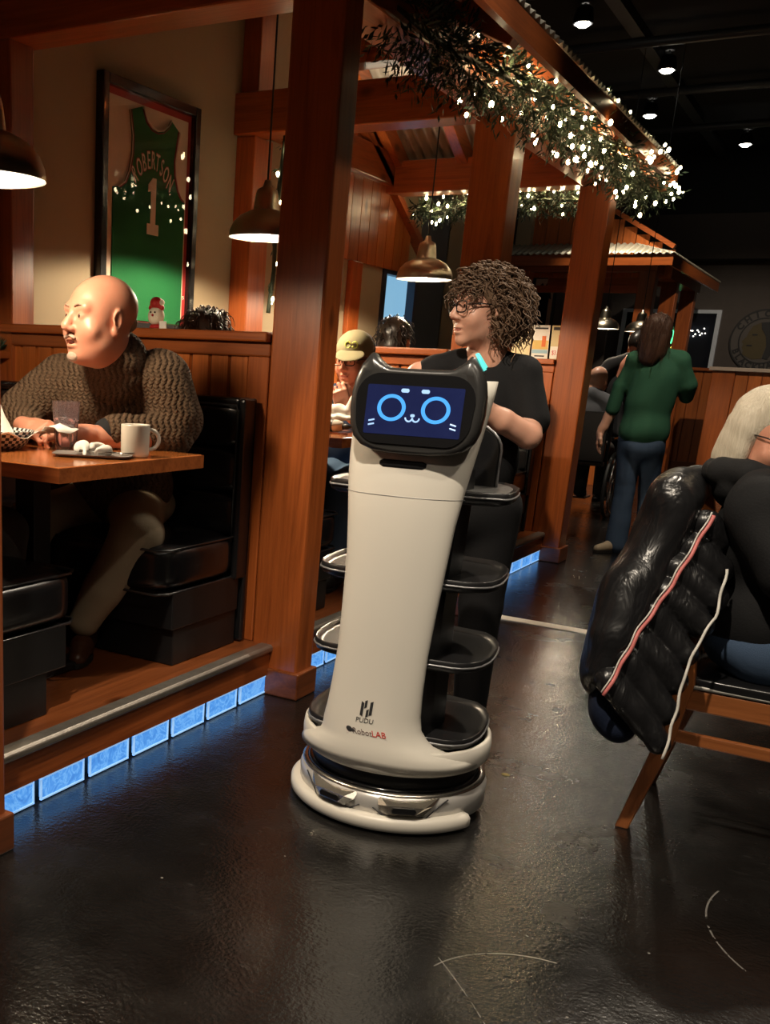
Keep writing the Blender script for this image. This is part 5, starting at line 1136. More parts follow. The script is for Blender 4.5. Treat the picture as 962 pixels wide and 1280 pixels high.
# ---------------------------------------------------------------- booth tables
TABLETOP = wood('x', (0.40, 0.125, 0.030), (0.22, 0.060, 0.015), 0.16, 'varnished_tabletop', .15, .6); TEDGE = wood('x', (0.30, 0.085, 0.022), (0.16, .04, .011), .25, 'table_edge_wood', .1)
def table(y0, y1, label, x1=-1.812, top=.95):
    t = thing('booth_table', label, 'table', (-2.5, (y0+y1)/2, .195), 'booth tables'); x0 = -3.2
    g = G(); g.box((x0, y0, top-.043), (x1, y1, top)); tp = build(g, 'tabletop', TABLETOP, t, bevel=.004)
    for lo, hi in (((x0, y0-.004, top-.042), (x1+.004, y0, top-.002)), ((x0, y1, top-.042), (x1+.004, y1+.004, top-.002)), ((x1, y0, top-.042), (x1+.004, y1, top-.002))):
        g = G(); g.box(lo, hi); build(g, 'edge_band', TEDGE, tp)
    for x in (-2.22, -2.95):
        g = G(); ym = (y0+y1)/2; g.box((x-.04, ym-.04, .21), (x+.04, ym+.04, top-.05)); l = build(g, 'leg', BLACKMETAL, t, bevel=.004)
        g = G(); g.box((x-.05, ym-.22, .196), (x+.05, ym+.22, .225)); build(g, 'foot_bar', BLACKMETAL, l, bevel=.006)
        g = G(); g.box((x-.03, ym-.2, top-.075), (x+.03, ym+.2, top-.044)); build(g, 'top_bracket', BLACKMETAL, l)
    return t
table(2.11, 2.81, 'varnished wooden booth table in front of the bald man')
table(4.03, 4.60, 'varnished wooden booth table the man in the cap leans over', x1=-1.90)
table(5.98, 6.60, 'varnished wooden booth table in the third booth', x1=-1.90)
# ---------------------------------------------------------------- things on the near table
def glass_mat(name, tint, alpha=.35):
    m, nt, b = nmat(name); b.inputs['Base Color'].default_value = (*tint, 1); b.inputs['Roughness'].default_value = .06
    b.inputs['Transmission Weight'].default_value = .95; b.inputs['IOR'].default_value = 1.25; return m
TUMB = glass_mat('pinkish_clear_plastic', (.93, .82, .86)); WATER = glass_mat('water', (.93, .95, .97))
tb = thing('tumbler', 'clear faceted plastic tumbler of iced water in front of the bald man', 'glass', (-2.12, 2.50, .95))
def facet(r, n=10, f=.93): return [(r*(1 if j % 2 == 0 else f)*math.cos(2*PI*j/(2*n)), r*(1 if j % 2 == 0 else f)*math.sin(2*PI*j/(2*n))) for j in range(2*n)]
cx_, cy_ = -2.12, 2.50
g = G(); g.loft([[(cx_+x, cy_+y, .951+z) for x, y in facet(r, 10, f)] for r, z, f in ((.030, 0, .99), (.033, .004, .95), (.038, .09, .93), (.040, .095, .99), (.043, .150, 1), (.0405, .150, 1), (.0375, .097, 1), (.0355, .09, .96), (.030, .012, .96))], smooth=False); build(g, 'cup_wall', TUMB, tb)
g = G(); g.lathe([(.0295, .013), (.0365, .092), (.0368, .10)], (cx_, cy_, .951), 20); build(g, 'water', WATER, tb)
for dx, dy, dz, a in ((.010, .008, .088, .4), (-.012, .006, .092, 1.1), (.002, -.014, .084, .8)):
    g = G(); g.box((-.010, -.010, -.010), (.010, .010, .010)); g.xf(Matrix.Translation((cx_+dx, cy_+dy, .951+dz)) @ rotm(a, a*.5, a)); build(g, 'ice_cube', WATER, tb, bevel=.003)
MUGW = plain('off_white_ceramic', (.72, .67, .58), .22, var=.03)
mg = thing('mug', 'off-white ceramic mug at the near end of the table, handle to the right', 'mug', (-1.885, 2.545, .95))
g = G(); g.lathe([(.036, .001), (.041, .004), (.043, .012), (.044, .094), (.0432, .097), (.0415, .097), (.040, .092), (.039, .012), (.02, .009)], (-1.885, 2.545, .95), 36); build(g, 'cup', MUGW, mg)
hd_ = Vector((.62, .78, 0)); g = G(); g.tube([tuple(Vector((-1.885, 2.545, .95))+hd_*(.041+.034*math.sin(a))+Vector((0, 0, .052+.030*math.cos(a)))) for a in [PI*i/12 for i in range(13)]], .0062, 8); build(g, 'handle', MUGW, mg)
g = G(); g.lathe([(.0385, .082), (.001, .082)], (-1.885, 2.545, .95), 24); build(g, 'coffee', plain('black_coffee', (.02, .01, .005), .1), mg)
PAPER = plain('white_paper', (.78, .75, .70), .7, var=.04, bmp=.3, bscale=30)
pl2 = thing('side_plate', 'flat grey tray with rolled edge lying by the table edge', 'plate', (-1.95, 2.42, .95))
Mx = Matrix.Translation((-1.955, 2.43, .951)) @ Matrix.Rotation(.55, 4, 'Z')
g = G(); g.loft([[tuple(Mx @ Vector((x*s_, y*s_, z))) for x, y in rrect(0, 0, .235, .125, .03, 4)] for s_, z in ((.8, 0), (1, .007), (1.0, .009), (.8, .003))], smooth=False); build(g, 'tray', plain('grey_tray', (.20, .18, .17), .35), pl2)
s = SDF(.004, .012); r_ = random.Random(5)
for k in range(9): a = r_.uniform(0, 6.28); s.ell((-1.97+.045*math.cos(a), 2.455+.035*math.sin(a), .968+r_.uniform(0, .010)), (r_.uniform(.014, .034), r_.uniform(.010, .024), r_.uniform(.006, .013)), rotm(r_.uniform(-.6, .6), r_.uniform(-.6, .6), r_.uniform(0, 3)))
s.noise = folds(.004, 91, 3.5); tag(nbuild([s.mesh()], 'crumpled_napkin', PAPER), 'crumpled white paper napkin on the grey tray', 'napkin')
fk = thing('fork', 'steel fork lying across the grey tray under the mug', 'fork', (-1.90, 2.40, .963)); Mf = Matrix.Translation((-1.905, 2.44, .964)) @ Matrix.Rotation(.35, 4, 'Z')
STEEL = plain('stainless_steel', (.55, .53, .5), .22, 1.0)
g = G(); g.tube([tuple(Mf @ Vector(p)) for p in ((-.09, 0, .002), (-.03, 0, .001), (.03, 0, .004))], [.006, .004, .003], 6, squash=.35); build(g, 'handle', STEEL, fk)
for k in range(4):
    g = G(); y = -.009+.006*k; g.tube([tuple(Mf @ Vector(p)) for p in ((.028, y*.3, .004), (.042, y, .002), (.078, y, .005))], .0018, 5); build(g, 'tine', STEEL, fk)
# checked basket with paper liner
def check_mat():
    m, nt, b = nmat('black_white_woven_plastic'); tc = N(nt, 'ShaderNodeTexCoord'); ck = N(nt, 'ShaderNodeTexChecker'); ck.inputs['Scale'].default_value = 1.0
    sx = N(nt, 'ShaderNodeSeparateXYZ'); L(nt, tc.outputs['Object'], sx.inputs[0]); at_ = N(nt, 'ShaderNodeMath', operation='ARCTAN2'); L(nt, sx.outputs[1], at_.inputs[0]); L(nt, sx.outputs[0], at_.inputs[1])
    m1 = N(nt, 'ShaderNodeMath', operation='MULTIPLY'); m1.inputs[1].default_value = 10; L(nt, at_.outputs[0], m1.inputs[0]); m2 = N(nt, 'ShaderNodeMath', operation='MULTIPLY'); m2.inputs[1].default_value = 110; L(nt, sx.outputs[2], m2.inputs[0])
    cb = N(nt, 'ShaderNodeCombineXYZ'); L(nt, m1.outputs[0], cb.inputs[0]); L(nt, m2.outputs[0], cb.inputs[1]); cb.inputs[2].default_value = .5; L(nt, cb.outputs[0], ck.inputs['Vector'])
    ck.inputs['Color1'].default_value = (.72, .70, .66, 1); ck.inputs['Color2'].default_value = (.012, .012, .013, 1); L(nt, ck.outputs[0], b.inputs['Base Color']); b.inputs['Roughness'].default_value = .4; return m
bk_ = thing('food_basket', 'black and white checked food basket cut by the left edge of the frame', 'basket', (-2.315, 2.385, .952))
g = G(); g.loft([[(-2.315+r*1.25*math.cos(2*PI*j/32), 2.385+r*math.sin(2*PI*j/32), .952+z) for j in range(32)] for r, z in ((.075, 0), (.088, .012), (.108, .052), (.111, .055), (.106, .053), (.084, .012), (.07, .005))]); build(g, 'woven_bowl', check_mat(), bk_)
def paper_sheet(name, pts, label, mat=PAPER):
    """a crumpled sheet: grid of points (rows x cols), given thickness"""
    g = G(); g.loft(pts, cap=False, closed=False); o = build(g, name, mat, None, solid=.0012); return tag(o, label, 'paper')
rows = []
for i in range(9):
    u = i/8; rows.append([(-2.315+(-.13+.27*v)*1.0, 2.375+(-.10+.22*u), .985+.16*max(0, 1-((v-.35)**2*9+(u-.45)**2*7))+.012*math.sin(9*u+7*v)+.055*max(0, v-.75)) for v in [j/9 for j in range(10)]])
paper_sheet('liner_paper', rows, 'white paper liner peaking up out of the checked basket')
rows = [[(-2.21+.13*v+.02*u, 2.475-.06*v+.075*u, .985+.045*math.sin(v*2.6)*(1-.4*u)+.02*u+.006*math.sin(8*v+5*u)) for v in [j/6 for j in range(7)]] for u in [k/5 for k in range(6)]]
paper_sheet('loose_paper', rows, 'white paper flap bent out over the table beside the basket')
# greenery on the low ledge at the left edge
gp = thing('greenery_sprig', 'small dark evergreen sprig with small pale lights on the low ledge, left edge', 'plant', (-3.205, 3.33, 1.238))
g = G(); r_ = random.Random(12)
for k in range(150):
    a = r_.uniform(0, 6.28); e = r_.uniform(.1, 1.4); ln = r_.uniform(.02, .055); d_ = Vector((math.cos(a)*math.cos(e), math.sin(a)*math.cos(e), math.sin(e))); c0 = Vector((-3.205, 3.33, 1.242))+d_*.006; w_ = d_.orthogonal().normalized()*.004
    g.add([c0, c0+d_*ln*.5+w_, c0+d_*ln, c0+d_*ln*.5-w_], [(0, 1, 2, 3)])
stuff(build(g, 'foliage', NEEDLE, gp)); gb = None
for k in range(7):
    a = r_.uniform(0, 6.28); g = G(); g.ball((-3.205+.022*math.cos(a), 3.33+.022*math.sin(a), 1.262+.02*r_.random()), .005, 8, 5); build(g, 'sprig_light', plain('pale_sprig_light', (.5, .6, .35), .4, emit=(.7, .8, .4), es=.3), gp)  # small lights among the leaves, given a faint glow
# ---------------------------------------------------------------- figurine on the partition ledge
fg = thing('figurine', 'small white bearded figurine with red cap standing on the partition ledge', 'ornament', (-2.455, 3.43, 1.348))
WB = plain('white_speckled_glaze', (.72, .66, .52), .5, var=.1, bmp=.9, bscale=160); RG = plain('red_glitter', (.45, .02, .02), .3, .2, .4, 200, .6, 300); BLK = plain('black_bead', (.01, .01, .01), .2)
fx, fy, fz = -2.455, 3.43, 1.349
g = G(); g.lathe([(.02, 0), (.026, .004), (.022, .014), (.014, .018)], (fx, fy, fz), 16); build(g, 'base', RG, fg)
s = SDF(.004, .01); s.ell((fx, fy, fz+.048), (.033, .030, .036)); s.ell((fx, fy-.012, fz+.036), (.022, .02, .02)); nbuild([s.mesh()], 'body', WB, fg)
s = SDF(.004, .008); s.ell((fx, fy, fz+.094), (.027, .025, .024)); s.cone((fx-.026, fy, fz+.078), (fx+.026, fy, fz+.078), .010, .010); nbuild([s.mesh()], 'cap', RG, fg)
g = G(); g.ball((fx+.028, fy-.004, fz+.097), .011, 10, 6); build(g, 'pompom', WB, fg)
for dx in (-.006, .014):
    g = G(); g.ball((fx+dx, fy-.030, fz+.060), .0038, 8, 5); build(g, 'eye', BLK, fg)
g = G(); g.ball((fx+.006, fy-.034, fz+.049), .005, 8, 5); build(g, 'nose', RG, fg)
g = G(); g.box((fx+.028, fy-.018, fz), (fx+.060, fy-.014, fz+.028)); tag(build(g, 'small_card', PAPER), 'tiny white card standing beside the figurine', 'card')
# ---------------------------------------------------------------- framed jersey on the back wall of the second booth
fj = thing('framed_jersey', 'tall black frame holding a green basketball jersey on the tan wall', 'picture', (-3.245, 4.42, 1.9))
y0, y1, z0, z1 = 4.02, 4.82, 1.36, 2.46
BLKFR = plain('black_frame_lacquer', (.008, .008, .009), .25, coat=.3); REDMAT = plain('red_mat_board', (.34, .02, .018), .7); CREAM = plain('cream_mat_board', (.62, .50, .38), .8); JG = fabric('green_mesh_jersey', (.012, .125, .038), bs=500, bmp=.5, nscale=3); JW = plain('cream_trim', (.60, .50, .40), .7); JR = plain('dark_red_trim', (.22, .03, .03), .7)
for lo, hi in (((-3.25, y0, z0), (-3.205, y0+.045, z1)), ((-3.25, y1-.045, z0), (-3.205, y1, z1)), ((-3.25, y0+.045, z1-.045), (-3.205, y1-.045, z1)), ((-3.25, y0+.045, z0), (-3.205, y1-.045, z0+.045))):
    g = G(); g.box(lo, hi); build(g, 'frame_rail', BLKFR, fj, bevel=.005)
g = G(); g.box((-3.248, y0+.04, z0+.04), (-3.236, y1-.04, z1-.04)); build(g, 'red_mat', REDMAT, fj)
g = G(); g.box((-3.236, y0+.075, z0+.075), (-3.234, y1-.075, z1-.075)); build(g, 'cream_mat', CREAM, fj)
JU = lambda u: y0+u*(y1-y0)
JV = lambda v: z1-v*(z1-z0)
def jpt(u, v, d): return (-3.234+d, JU(u), JV(v))
jout = [(.14, .95), (.14, .42), (.19, .415), (.25, .39), (.29, .34), (.315, .27), (.315, .20), (.30, .15), (.285, .105), (.41, .075), (.45, .12), (.51, .145), (.57, .15), (.63, .14), (.68, .115), (.71, .09), (.80, .125), (.785, .18), (.765, .25), (.775, .31), (.81, .37), (.85, .40), (.885, .41), (.885, .955)]
def bulge(u, v): return .006+.008*math.sin(PI*min(1, max(0, (u-.14)/.745)))
g = G(); n = len(jout); cxm = sum(p[0] for p in jout)/n
g.loft([[jpt(u, v, 0) for u, v in jout], [jpt(u, v, .006) for u, v in jout]], smooth=False); jr = build(g, 'jersey', JG, fj)
def jtrim(path, w, name, mat, dd=.0075):
    g = G(); g.tube([jpt(u, v, dd) for u, v in path], w, 6, squash=.5); build(g, name, mat, jr)
neck_ = [(.41, .075), (.45, .12), (.51, .145), (.57, .15), (.63, .14), (.68, .115), (.71, .09)]
la = [(.19, .415), (.25, .39), (.29, .34), (.315, .27), (.315, .20), (.30, .15), (.285, .105)]; ra = [(.80, .125), (.785, .18), (.765, .25), (.775, .31), (.81, .37), (.85, .40), (.885, .41)]
for pth, sgn in ((neck_, (0, -.012)), (la, (-.014, 0)), (ra, (.014, 0))):
    jtrim(pth, .0065, 'trim_band', JW); jtrim([(u-sgn[0]*.9, v-sgn[1]*.9) for u, v in pth], .0045, 'trim_band', JR, .008); 
for i, ch in enumerate('ROBERTSON'):
    u = .345+.365*i/8; a = (i-4)/4; v = .305+.075*a*a-.028
    Mt = Matrix.Translation(jpt(u, v, .0065)) @ Matrix(((0, 0, 1, 0), (1, 0, 0, 0), (0, 1, 0, 0), (0, 0, 0, 1))) @ Matrix.Rotation(-a*.55, 4, 'Z') @ Matrix.Diagonal((.62, 1.25, 1, 1))
    build(text_geo(ch, .088, Mt @ Matrix.Translation((0, 0, .0005)), .0015), 'letter', JW, jr); 
    q = text_geo(ch, .088, Mt @ Matrix.Diagonal((1.16, 1.10, 1, 1)), .0006); build(q, 'letter_outline', JR, jr)
num = [(.485, .375), (.53, .345), (.565, .345), (.565, .535), (.60, .535), (.60, .58), (.48, .58), (.48, .535), (.515, .535), (.515, .40), (.485, .405)]
g = G(); g.loft([[jpt(u, v, .006) for u, v in num], [jpt(u, v, .009) for u, v in num]], smooth=False); build(g, 'number', JW, jr)
def pane_mat():
    m = bpy.data.materials.new('picture_glass'); m.use_nodes = True; nt = m.node_tree; nt.nodes.remove(nt.nodes['Principled BSDF']); out = nt.nodes['Material Output']
    tr = N(nt, 'ShaderNodeBsdfTransparent'); gl = N(nt, 'ShaderNodeBsdfGlossy'); gl.inputs['Roughness'].default_value = .01; fr = N(nt, 'ShaderNodeFresnel'); fr.inputs['IOR'].default_value = 1.5; mx = N(nt, 'ShaderNodeMixShader'); ge = N(nt, 'ShaderNodeNewGeometry'); iv = N(nt, 'ShaderNodeMath', operation='SUBTRACT'); iv.inputs[0].default_value = 1; L(nt, ge.outputs['Backfacing'], iv.inputs[1]); mu = N(nt, 'ShaderNodeMath', operation='MULTIPLY'); L(nt, fr.outputs[0], mu.inputs[0]); L(nt, iv.outputs[0], mu.inputs[1])
    L(nt, mu.outputs[0], mx.inputs[0]); L(nt, tr.outputs[0], mx.inputs[1]); L(nt, gl.outputs[0], mx.inputs[2]); L(nt, mx.outputs[0], out.inputs['Surface']); return m
PANE = pane_mat()
g = G(); g.box((-3.216, y0+.045, z0+.045), (-3.213, y1-.045, z1-.045)); build(g, 'glass_pane', PANE, fj)
# ---------------------------------------------------------------- second booth table: plate of food, bottle, napkin the man holds
nk = thing('napkin', 'white paper napkin bunched in the hands of the man in the cap', 'napkin', (-2.10, 4.43, 1.0))
s = SDF(.005, .01); s.ell((-2.125, 4.43, 1.040), (.085, .035, .030)); s.ell((-2.045, 4.43, 1.060), (.040, .022, .060), rotm(y=.5)); s.ell((-2.11, 4.41, 1.015), (.095, .045, .016)); s.noise = folds(.010, 95, 3); nbuild([s.mesh()], 'paper', PAPER, nk)
bt = thing('sauce_bottle', 'white squeeze bottle lying on the table of the man in the cap', 'bottle', (-2.1, 4.33, .95)); LBL = plain('dark_label', (.02, .02, .02), .5)
g = G(); Mq = Matrix.Translation((-2.17, 4.33, .980)) @ rotm(y=PI/2); g.lathe([(.024, 0), (.028, .006), (.028, .10), (.02, .125), (.012, .13)], (0, 0, 0), 20); g.xf(Mq); build(g, 'bottle_body', MUGW, bt)
g = G(); g.lathe([(.0285, .065), (.0285, .085)], (0, 0, 0), 20, cap=False); g.xf(Mq); build(g, 'label', LBL, bt); g = G(); g.lathe([(.014, .13), (.012, .15), (.004, .17)], (0, 0, 0), 14); g.xf(Mq); build(g, 'bottle_cap', LBL, bt)
g = G(); g.box((-2.10, 4.245, .951), (-1.98, 4.255, .956)); tag(build(g, 'chopstick', TEDGE), 'thin wooden stick lying on the table before the man in the cap', 'stick')
# ---------------------------------------------------------------- chair with the jacket at the right
ch = thing('dining_chair', 'wooden dining chair with black seat at the right, jacket hung on its back', 'chair', (-.2, 3.17, 0))
CW = wood('z', (.30, .10, .030), (.14, .04, .012), .3, 'chair_wood', .15); CWX = wood('x', (.30, .10, .030), (.14, .04, .012), .3, 'chair_wood_rail', .15)
for y in (2.972, 3.388):
    g = G(); g.loft([[(x+sx*a, y+sy*b, z) for sx, sy in ((-1, -1), (1, -1), (1, 1), (-1, 1))] for x, z, a, b in ((-.405, 0, .018, .016), (-.335, .28, .023, .017), (-.31, .46, .024, .018), (-.34, .72, .02, .017), (-.403, .985, .017, .016))], smooth=False); build(g, 'leg', CW, ch, bevel=.004)
for y in (2.98, 3.38):
    g = G(); g.loft([[(x+sx*a, y+sy*a, z) for sx, sy in ((-1, -1), (1, -1), (1, 1), (-1, 1))] for x, z, a in ((.125, 0, .016), (.12, .44, .022))], smooth=False); build(g, 'leg', CW, ch, bevel=.004)
for y in (2.98, 3.38):
    g = G(); g.box((-.31, y-.012, .385), (.11, y+.012, .445)); build(g, 'seat_rail', CWX, ch, bevel=.004)
    g = G(); g.box((-.335, y-.009, .285), (.12, y+.009, .320)); build(g, 'stretcher', CWX, ch, bevel=.004)
for x, n_ in ((-.31, 'seat_rail'), (.12, 'seat_rail')):
    g = G(); g.box((x-.012, 2.99, .385), (x+.012, 3.37, .445)); build(g, n_, W_Y, ch, bevel=.004)
for xx, z0_, z1_ in ((-.402, .91, .985), (-.355, .74, .79)):
    g = G(); g.box((xx-.012, 2.98, z0_), (xx+.012, 3.38, z1_)); build(g, 'back_rail', W_Y, ch, bevel=.008)
for k in range(4):
    g = G(); y = 3.06+k*.08; g.bar((-.32, y, .45), (-.375, y, .80), .03, .012, (1, 0, 0)); build(g, 'spindle', CW, ch)
pillow((-.09, 3.18, .462), (.235, .215, .020), (.0, .0, .25), 'seat_pad', VINYL, ch)
g = G(); g.tube([(-.32, 2.968, .452), (.14, 2.968, .452), (.145, 3.39, .452), (-.32, 3.39, .452)], .006, 6, closed=True); build(g, 'seat_piping', plain('white_piping', (.62, .60, .55), .4), ch)
def nylon():
    m, nt, b = nmat('black_nylon'); v = coords(nt, (1, 1, 1), False); b.inputs['Base Color'].default_value = (.010, .010, .011, 1); b.inputs['Roughness'].default_value = .30
    bump(nt, b, noise(nt, coords(nt, (1, 1, .35), False), 15, 3, .55, 1.2), .30, .03); return m
NYL = nylon(); NAVY = fabric('navy_lining', (.008, .014, .035)); REDP = plain('pinkish_red_piping', (.58, .16, .15), .5); WHP = plain('white_piping', (.62, .60, .55), .4)
jk = thing('jacket', 'black quilted jacket with red and white piping hung over the chair back', 'jacket', (-.43, 3.1, .3))
s = SDF(.008, .05)
s.cone((-.425, 2.965, .945), (-.42, 3.34, .965), .060, .058); s.ell((-.470, 3.08, .75), (.070, .20, .20)); s.ell((-.50, 2.99, .60), (.085, .20, .20)); s.ell((-.515, 2.93, .50), (.075, .17, .12))
s.chain([(-.425, 2.95, .86), (-.455, 2.885, .73), (-.49, 2.825, .58), (-.495, 2.80, .50)], [.055, .072, .070, .055]); s.noise = folds(.014, 101, .9)
nbuild([s.mesh()], 'shell', NYL, jk)
red = [(-.317, 2.961, .917), (-.351, 2.9, .804), (-.379, 2.854, .722), (-.42, 2.791, .619), (-.445, 2.743, .527), (-.466, 2.705, .455)]
whp = [(-.272, 2.878, .672), (-.295, 2.842, .611), (-.31, 2.804, .53), (-.311, 2.768, .429), (-.315, 2.725, .313)]
whp = [(-.295, 2.99, .90), (-.272, 2.93, .79)]+whp
def lerp_path(P, t):
    P = [Vector(p) for p in P]; d = [0]
    for a, b_ in zip(P, P[1:]): d.append(d[-1]+(b_-a).length)
    s_ = t*d[-1]
    for i in range(len(P)-1):
        if s_ <= d[i+1]+1e-9: return P[i].lerp(P[i+1], (s_-d[i])/(d[i+1]-d[i]))
    return P[-1]
s = SDF(.006, .010); off_ = Vector((-.012, .045, 0))
for k in range(8):
    t = (k+.5)/8; a = lerp_path(red, t)+off_; b_ = lerp_path(whp, min(1, t*1.0+.02))+off_
    s.cone(tuple(a), tuple(b_), .046-.012*t, .040-.010*t, k=.008)
s.noise = folds(.007, 103, 2.0); nbuild([s.mesh()], 'quilted_front', NYL, jk)
def piping(P, name, mat, r=.0048, o_=(0, 0, 0)):
    g = G(); g.tube([tuple(lerp_path(P, i/40)+Vector(o_)+Vector((.002*math.sin(i*.9), .002*math.sin(i*1.3), 0))) for i in range(41)], r, 6); return build(g, name, mat, jk)
piping(red, 'red_piping', REDP, .0052, (0.0, -.008, .002)); piping(red, 'white_piping', WHP, .0022, (-.006, -.008, .010)); piping(whp[1:], 'white_piping', WHP, .0040, (.012, -.002, 0))
s = SDF(.008, .03); s.ell((-.475, 2.90, .385), (.060, .13, .085)); s.ell((-.44, 2.83, .345), (.05, .06, .05)); s.noise = folds(.008, 105); nbuild([s.mesh()], 'navy_lining', NAVY, jk)
# ---------------------------------------------------------------- menu cards on the third partition
def menu(name, label, yc, x0, x1, z0_, z1_, tilt):
    t = thing(name, label, 'menu', ((x0+x1)/2, yc, z0_)); H = z1_-z0_
    Mm = Matrix.Translation((x0, yc, z0_)) @ Matrix.Rotation(-tilt, 4, 'X') @ Matrix(((1, 0, 0, 0), (0, 0, 1, 0), (0, 1, 0, 0), (0, 0, 0, 1)))
    def rect(u0, u1, v0, v1, d0, d1, nm, mat, parent=None):
        g = G(); w_ = x1-x0; g.box((u0*w_, v0*H, -d1), (u1*w_, v1*H, -d0)); g.xf(Mm); return build(g, nm, mat, parent or t)
    return t, rect, Mm, x1-x0, H
CARDW = plain('card_white', (.70, .68, .62), .5); CARDY = plain('card_yellow', (.62, .42, .12), .5); CARDG = plain('card_pale_gold', (.58, .48, .26), .5); ORNG = plain('print_orange', (.62, .13, .02), .5); BLUEP = plain('print_light_blue', (.28, .45, .55), .5)
for lab, xa, xb, kind in (('menu card with a yellow band and orange drink, half hidden behind the waitress', -2.075, -1.965, 0), ('menu card marked three dollars next to the third post', -1.952, -1.862, 1)):
    t, R_, Mm, w_, H = menu('menu_card', lab, 7.27, xa, xb, 1.349, 1.565, -.12)
    R_(0, 1, 0, 1, 0, .004, 'card', CARDW if kind == 0 else CARDG)
    if kind == 0:
        R_(.02, .98, .28, .55, .004, .005, 'printed_band', CARDY); R_(.02, .98, .16, .27, .004, .005, 'printed_band', BLUEP); R_(.58, .82, .36, .68, .005, .006, 'printed_drink', ORNG); R_(.1, .9, .88, .93, .004, .005, 'printed_line', INK); R_(.2, .8, .06, .10, .004, .005, 'printed_line', INK)
    else:
        R_(.02, .98, .02, .38, .004, .005, 'printed_band', CARDW); R_(.55, .82, .42, .72, .004, .005, 'printed_drink', ORNG); R_(.12, .88, .86, .95, .004, .005, 'printed_line', INK)
        build(text_geo('$3.00', .040, Mm @ Matrix.Translation((w_*.5, H*.19, -.0055)) @ Matrix.Diagonal((.72, 1, -1, 1)), .0004), 'price', INKRED, t)
g = G(); g.box((-2.21, 7.255, 1.349), (-2.085, 7.262, 1.555)); tag(build(g, 'menu_card', CARDG), 'pale gold menu card mostly hidden by the curly hair', 'menu')
# ---------------------------------------------------------------- wheelchair
wc = thing('wheelchair', 'black wheelchair under the bald man in the grey jacket', 'wheelchair', (-2.28, 10.15, 0))
RUB = plain('black_rubber', (.012, .012, .012), .6)
for q in (-1, 1):
    x = -2.28+q*.29; g = G(); g.tube([(x, 10.1+.29*math.cos(a), .29+.29*math.sin(a)) for a in [2*PI*i/40 for i in range(40)]], .016, 8, closed=True); w_ = build(g, 'wheel', RUB, wc)
    g = G(); g.tube([(x+q*.035, 10.1+.25*math.cos(a), .29+.25*math.sin(a)) for a in [2*PI*i/40 for i in range(40)]], .008, 6, closed=True); build(g, 'push_rim', STEEL, w_)
    for k in range(12):
        a = 2*PI*k/12; g = G(); g.tube([(x, 10.1, .29), (x, 10.1+.28*math.cos(a), .29+.28*math.sin(a))], .003, 4); build(g, 'spoke', STEEL, w_)
    g = G(); g.tube([(-2.28+q*.24, 9.92, 1.02), (-2.28+q*.24, 9.98, 1.0), (-2.28+q*.24, 9.98, .30), (-2.28+q*.24, 10.4, .30), (-2.28+q*.2, 10.68, .12)], .014, 8); build(g, 'side_frame', BLACKMETAL, wc)
    g = G(); g.tube([(-2.28+q*.24, 9.99, .70), (-2.28+q*.24, 10.42, .70), (-2.28+q*.24, 10.42, .32)], .013, 8); ar = build(g, 'arm_tube', BLACKMETAL, wc); g = G(); g.box((-2.28+q*.24-.025, 10.05, .705), (-2.28+q*.24+.025, 10.38, .728)); build(g, 'armrest', VINYL, ar, bevel=.006)
    g = G(); g.tube([(-2.28+q*.24, 10.52+.08*math.cos(a), .085+.08*math.sin(a)) for a in [2*PI*i/20 for i in range(20)]], .014, 6, closed=True); build(g, 'caster', RUB, wc)
    g = G(); g.box((-2.28+q*.1-.06, 10.62, .085), (-2.28+q*.1+.06, 10.86, .10)); build(g, 'footplate', BLACKMETAL, wc)
g = G(); g.box((-2.50, 9.94, .50), (-2.06, 9.97, .95)); build(g, 'back_sling', VINYL, wc, bevel=.01); g = G(); g.box((-2.50, 9.98, .46), (-2.06, 10.42, .50)); build(g, 'seat_sling', VINYL, wc, bevel=.01)
# table the wheelchair stands at, with a small sign
ft = thing('far_table', 'small dark table in front of the man in the wheelchair', 'table', (-2.55, 10.95, 0))
g = G(); g.box((-3.1, 10.62, .735), (-2.52, 11.25, .77)); build(g, 'tabletop', TABLETOP, ft); g = G(); g.tube([(-2.82, 10.94, .03), (-2.82, 10.94, .735)], .04, 10); build(g, 'leg', BLACKMETAL, ft); g = G(); g.lathe([(.25, 0), (.24, .03), (.05, .045)], (-2.82, 10.94, 0), 20); build(g, 'base', BLACKMETAL, ft)
g = G(); g.box((-2.68, 10.75, .77), (-2.55, 10.76, 1.02)); sg = tag(build(g, 'table_sign', CARDW), 'white table sign left of the bald head in the wheelchair', 'sign')
# ---------------------------------------------------------------- far hut with its own metal roof
hut = thing('far_canopy', 'distant cedar canopy with pale corrugated roof in front of a planked gable', 'canopy', (-3.2, 13.6, 0))
HZ = 2.575
for (x, y) in ((-2.51, 13.0), (-2.51, 14.4), (-2.51, 15.8), (-3.92, 13.0)):
    g = G(); g.box((x-.09, y-.09, 0), (x+.09, y+.09, HZ-.16)); build(g, 'post', W_Z, hut, bevel=.008)
g = G(); g.box((-4.02, 12.92, HZ-.17), (-2.42, 13.08, HZ-.01)); build(g, 'beam', W_X, hut); g = G(); g.box((-2.60, 13.08, HZ-.17), (-2.42, 16.1, HZ-.01)); build(g, 'beam', W_Y, hut)
g = G(); g.box((-4.0, 14.32, HZ-.22), (-2.6, 14.48, HZ-.06)); build(g, 'tie_beam', W_X, hut); g = G(); g.box((-4.0, 13.6, HZ-.35), (-2.6, 13.68, HZ-.27)); build(g, 'tie_beam', W_X, hut)
CORR2 = plain('pale_corrugated_steel', (.40, .37, .28), .45, .3, .08, 2)
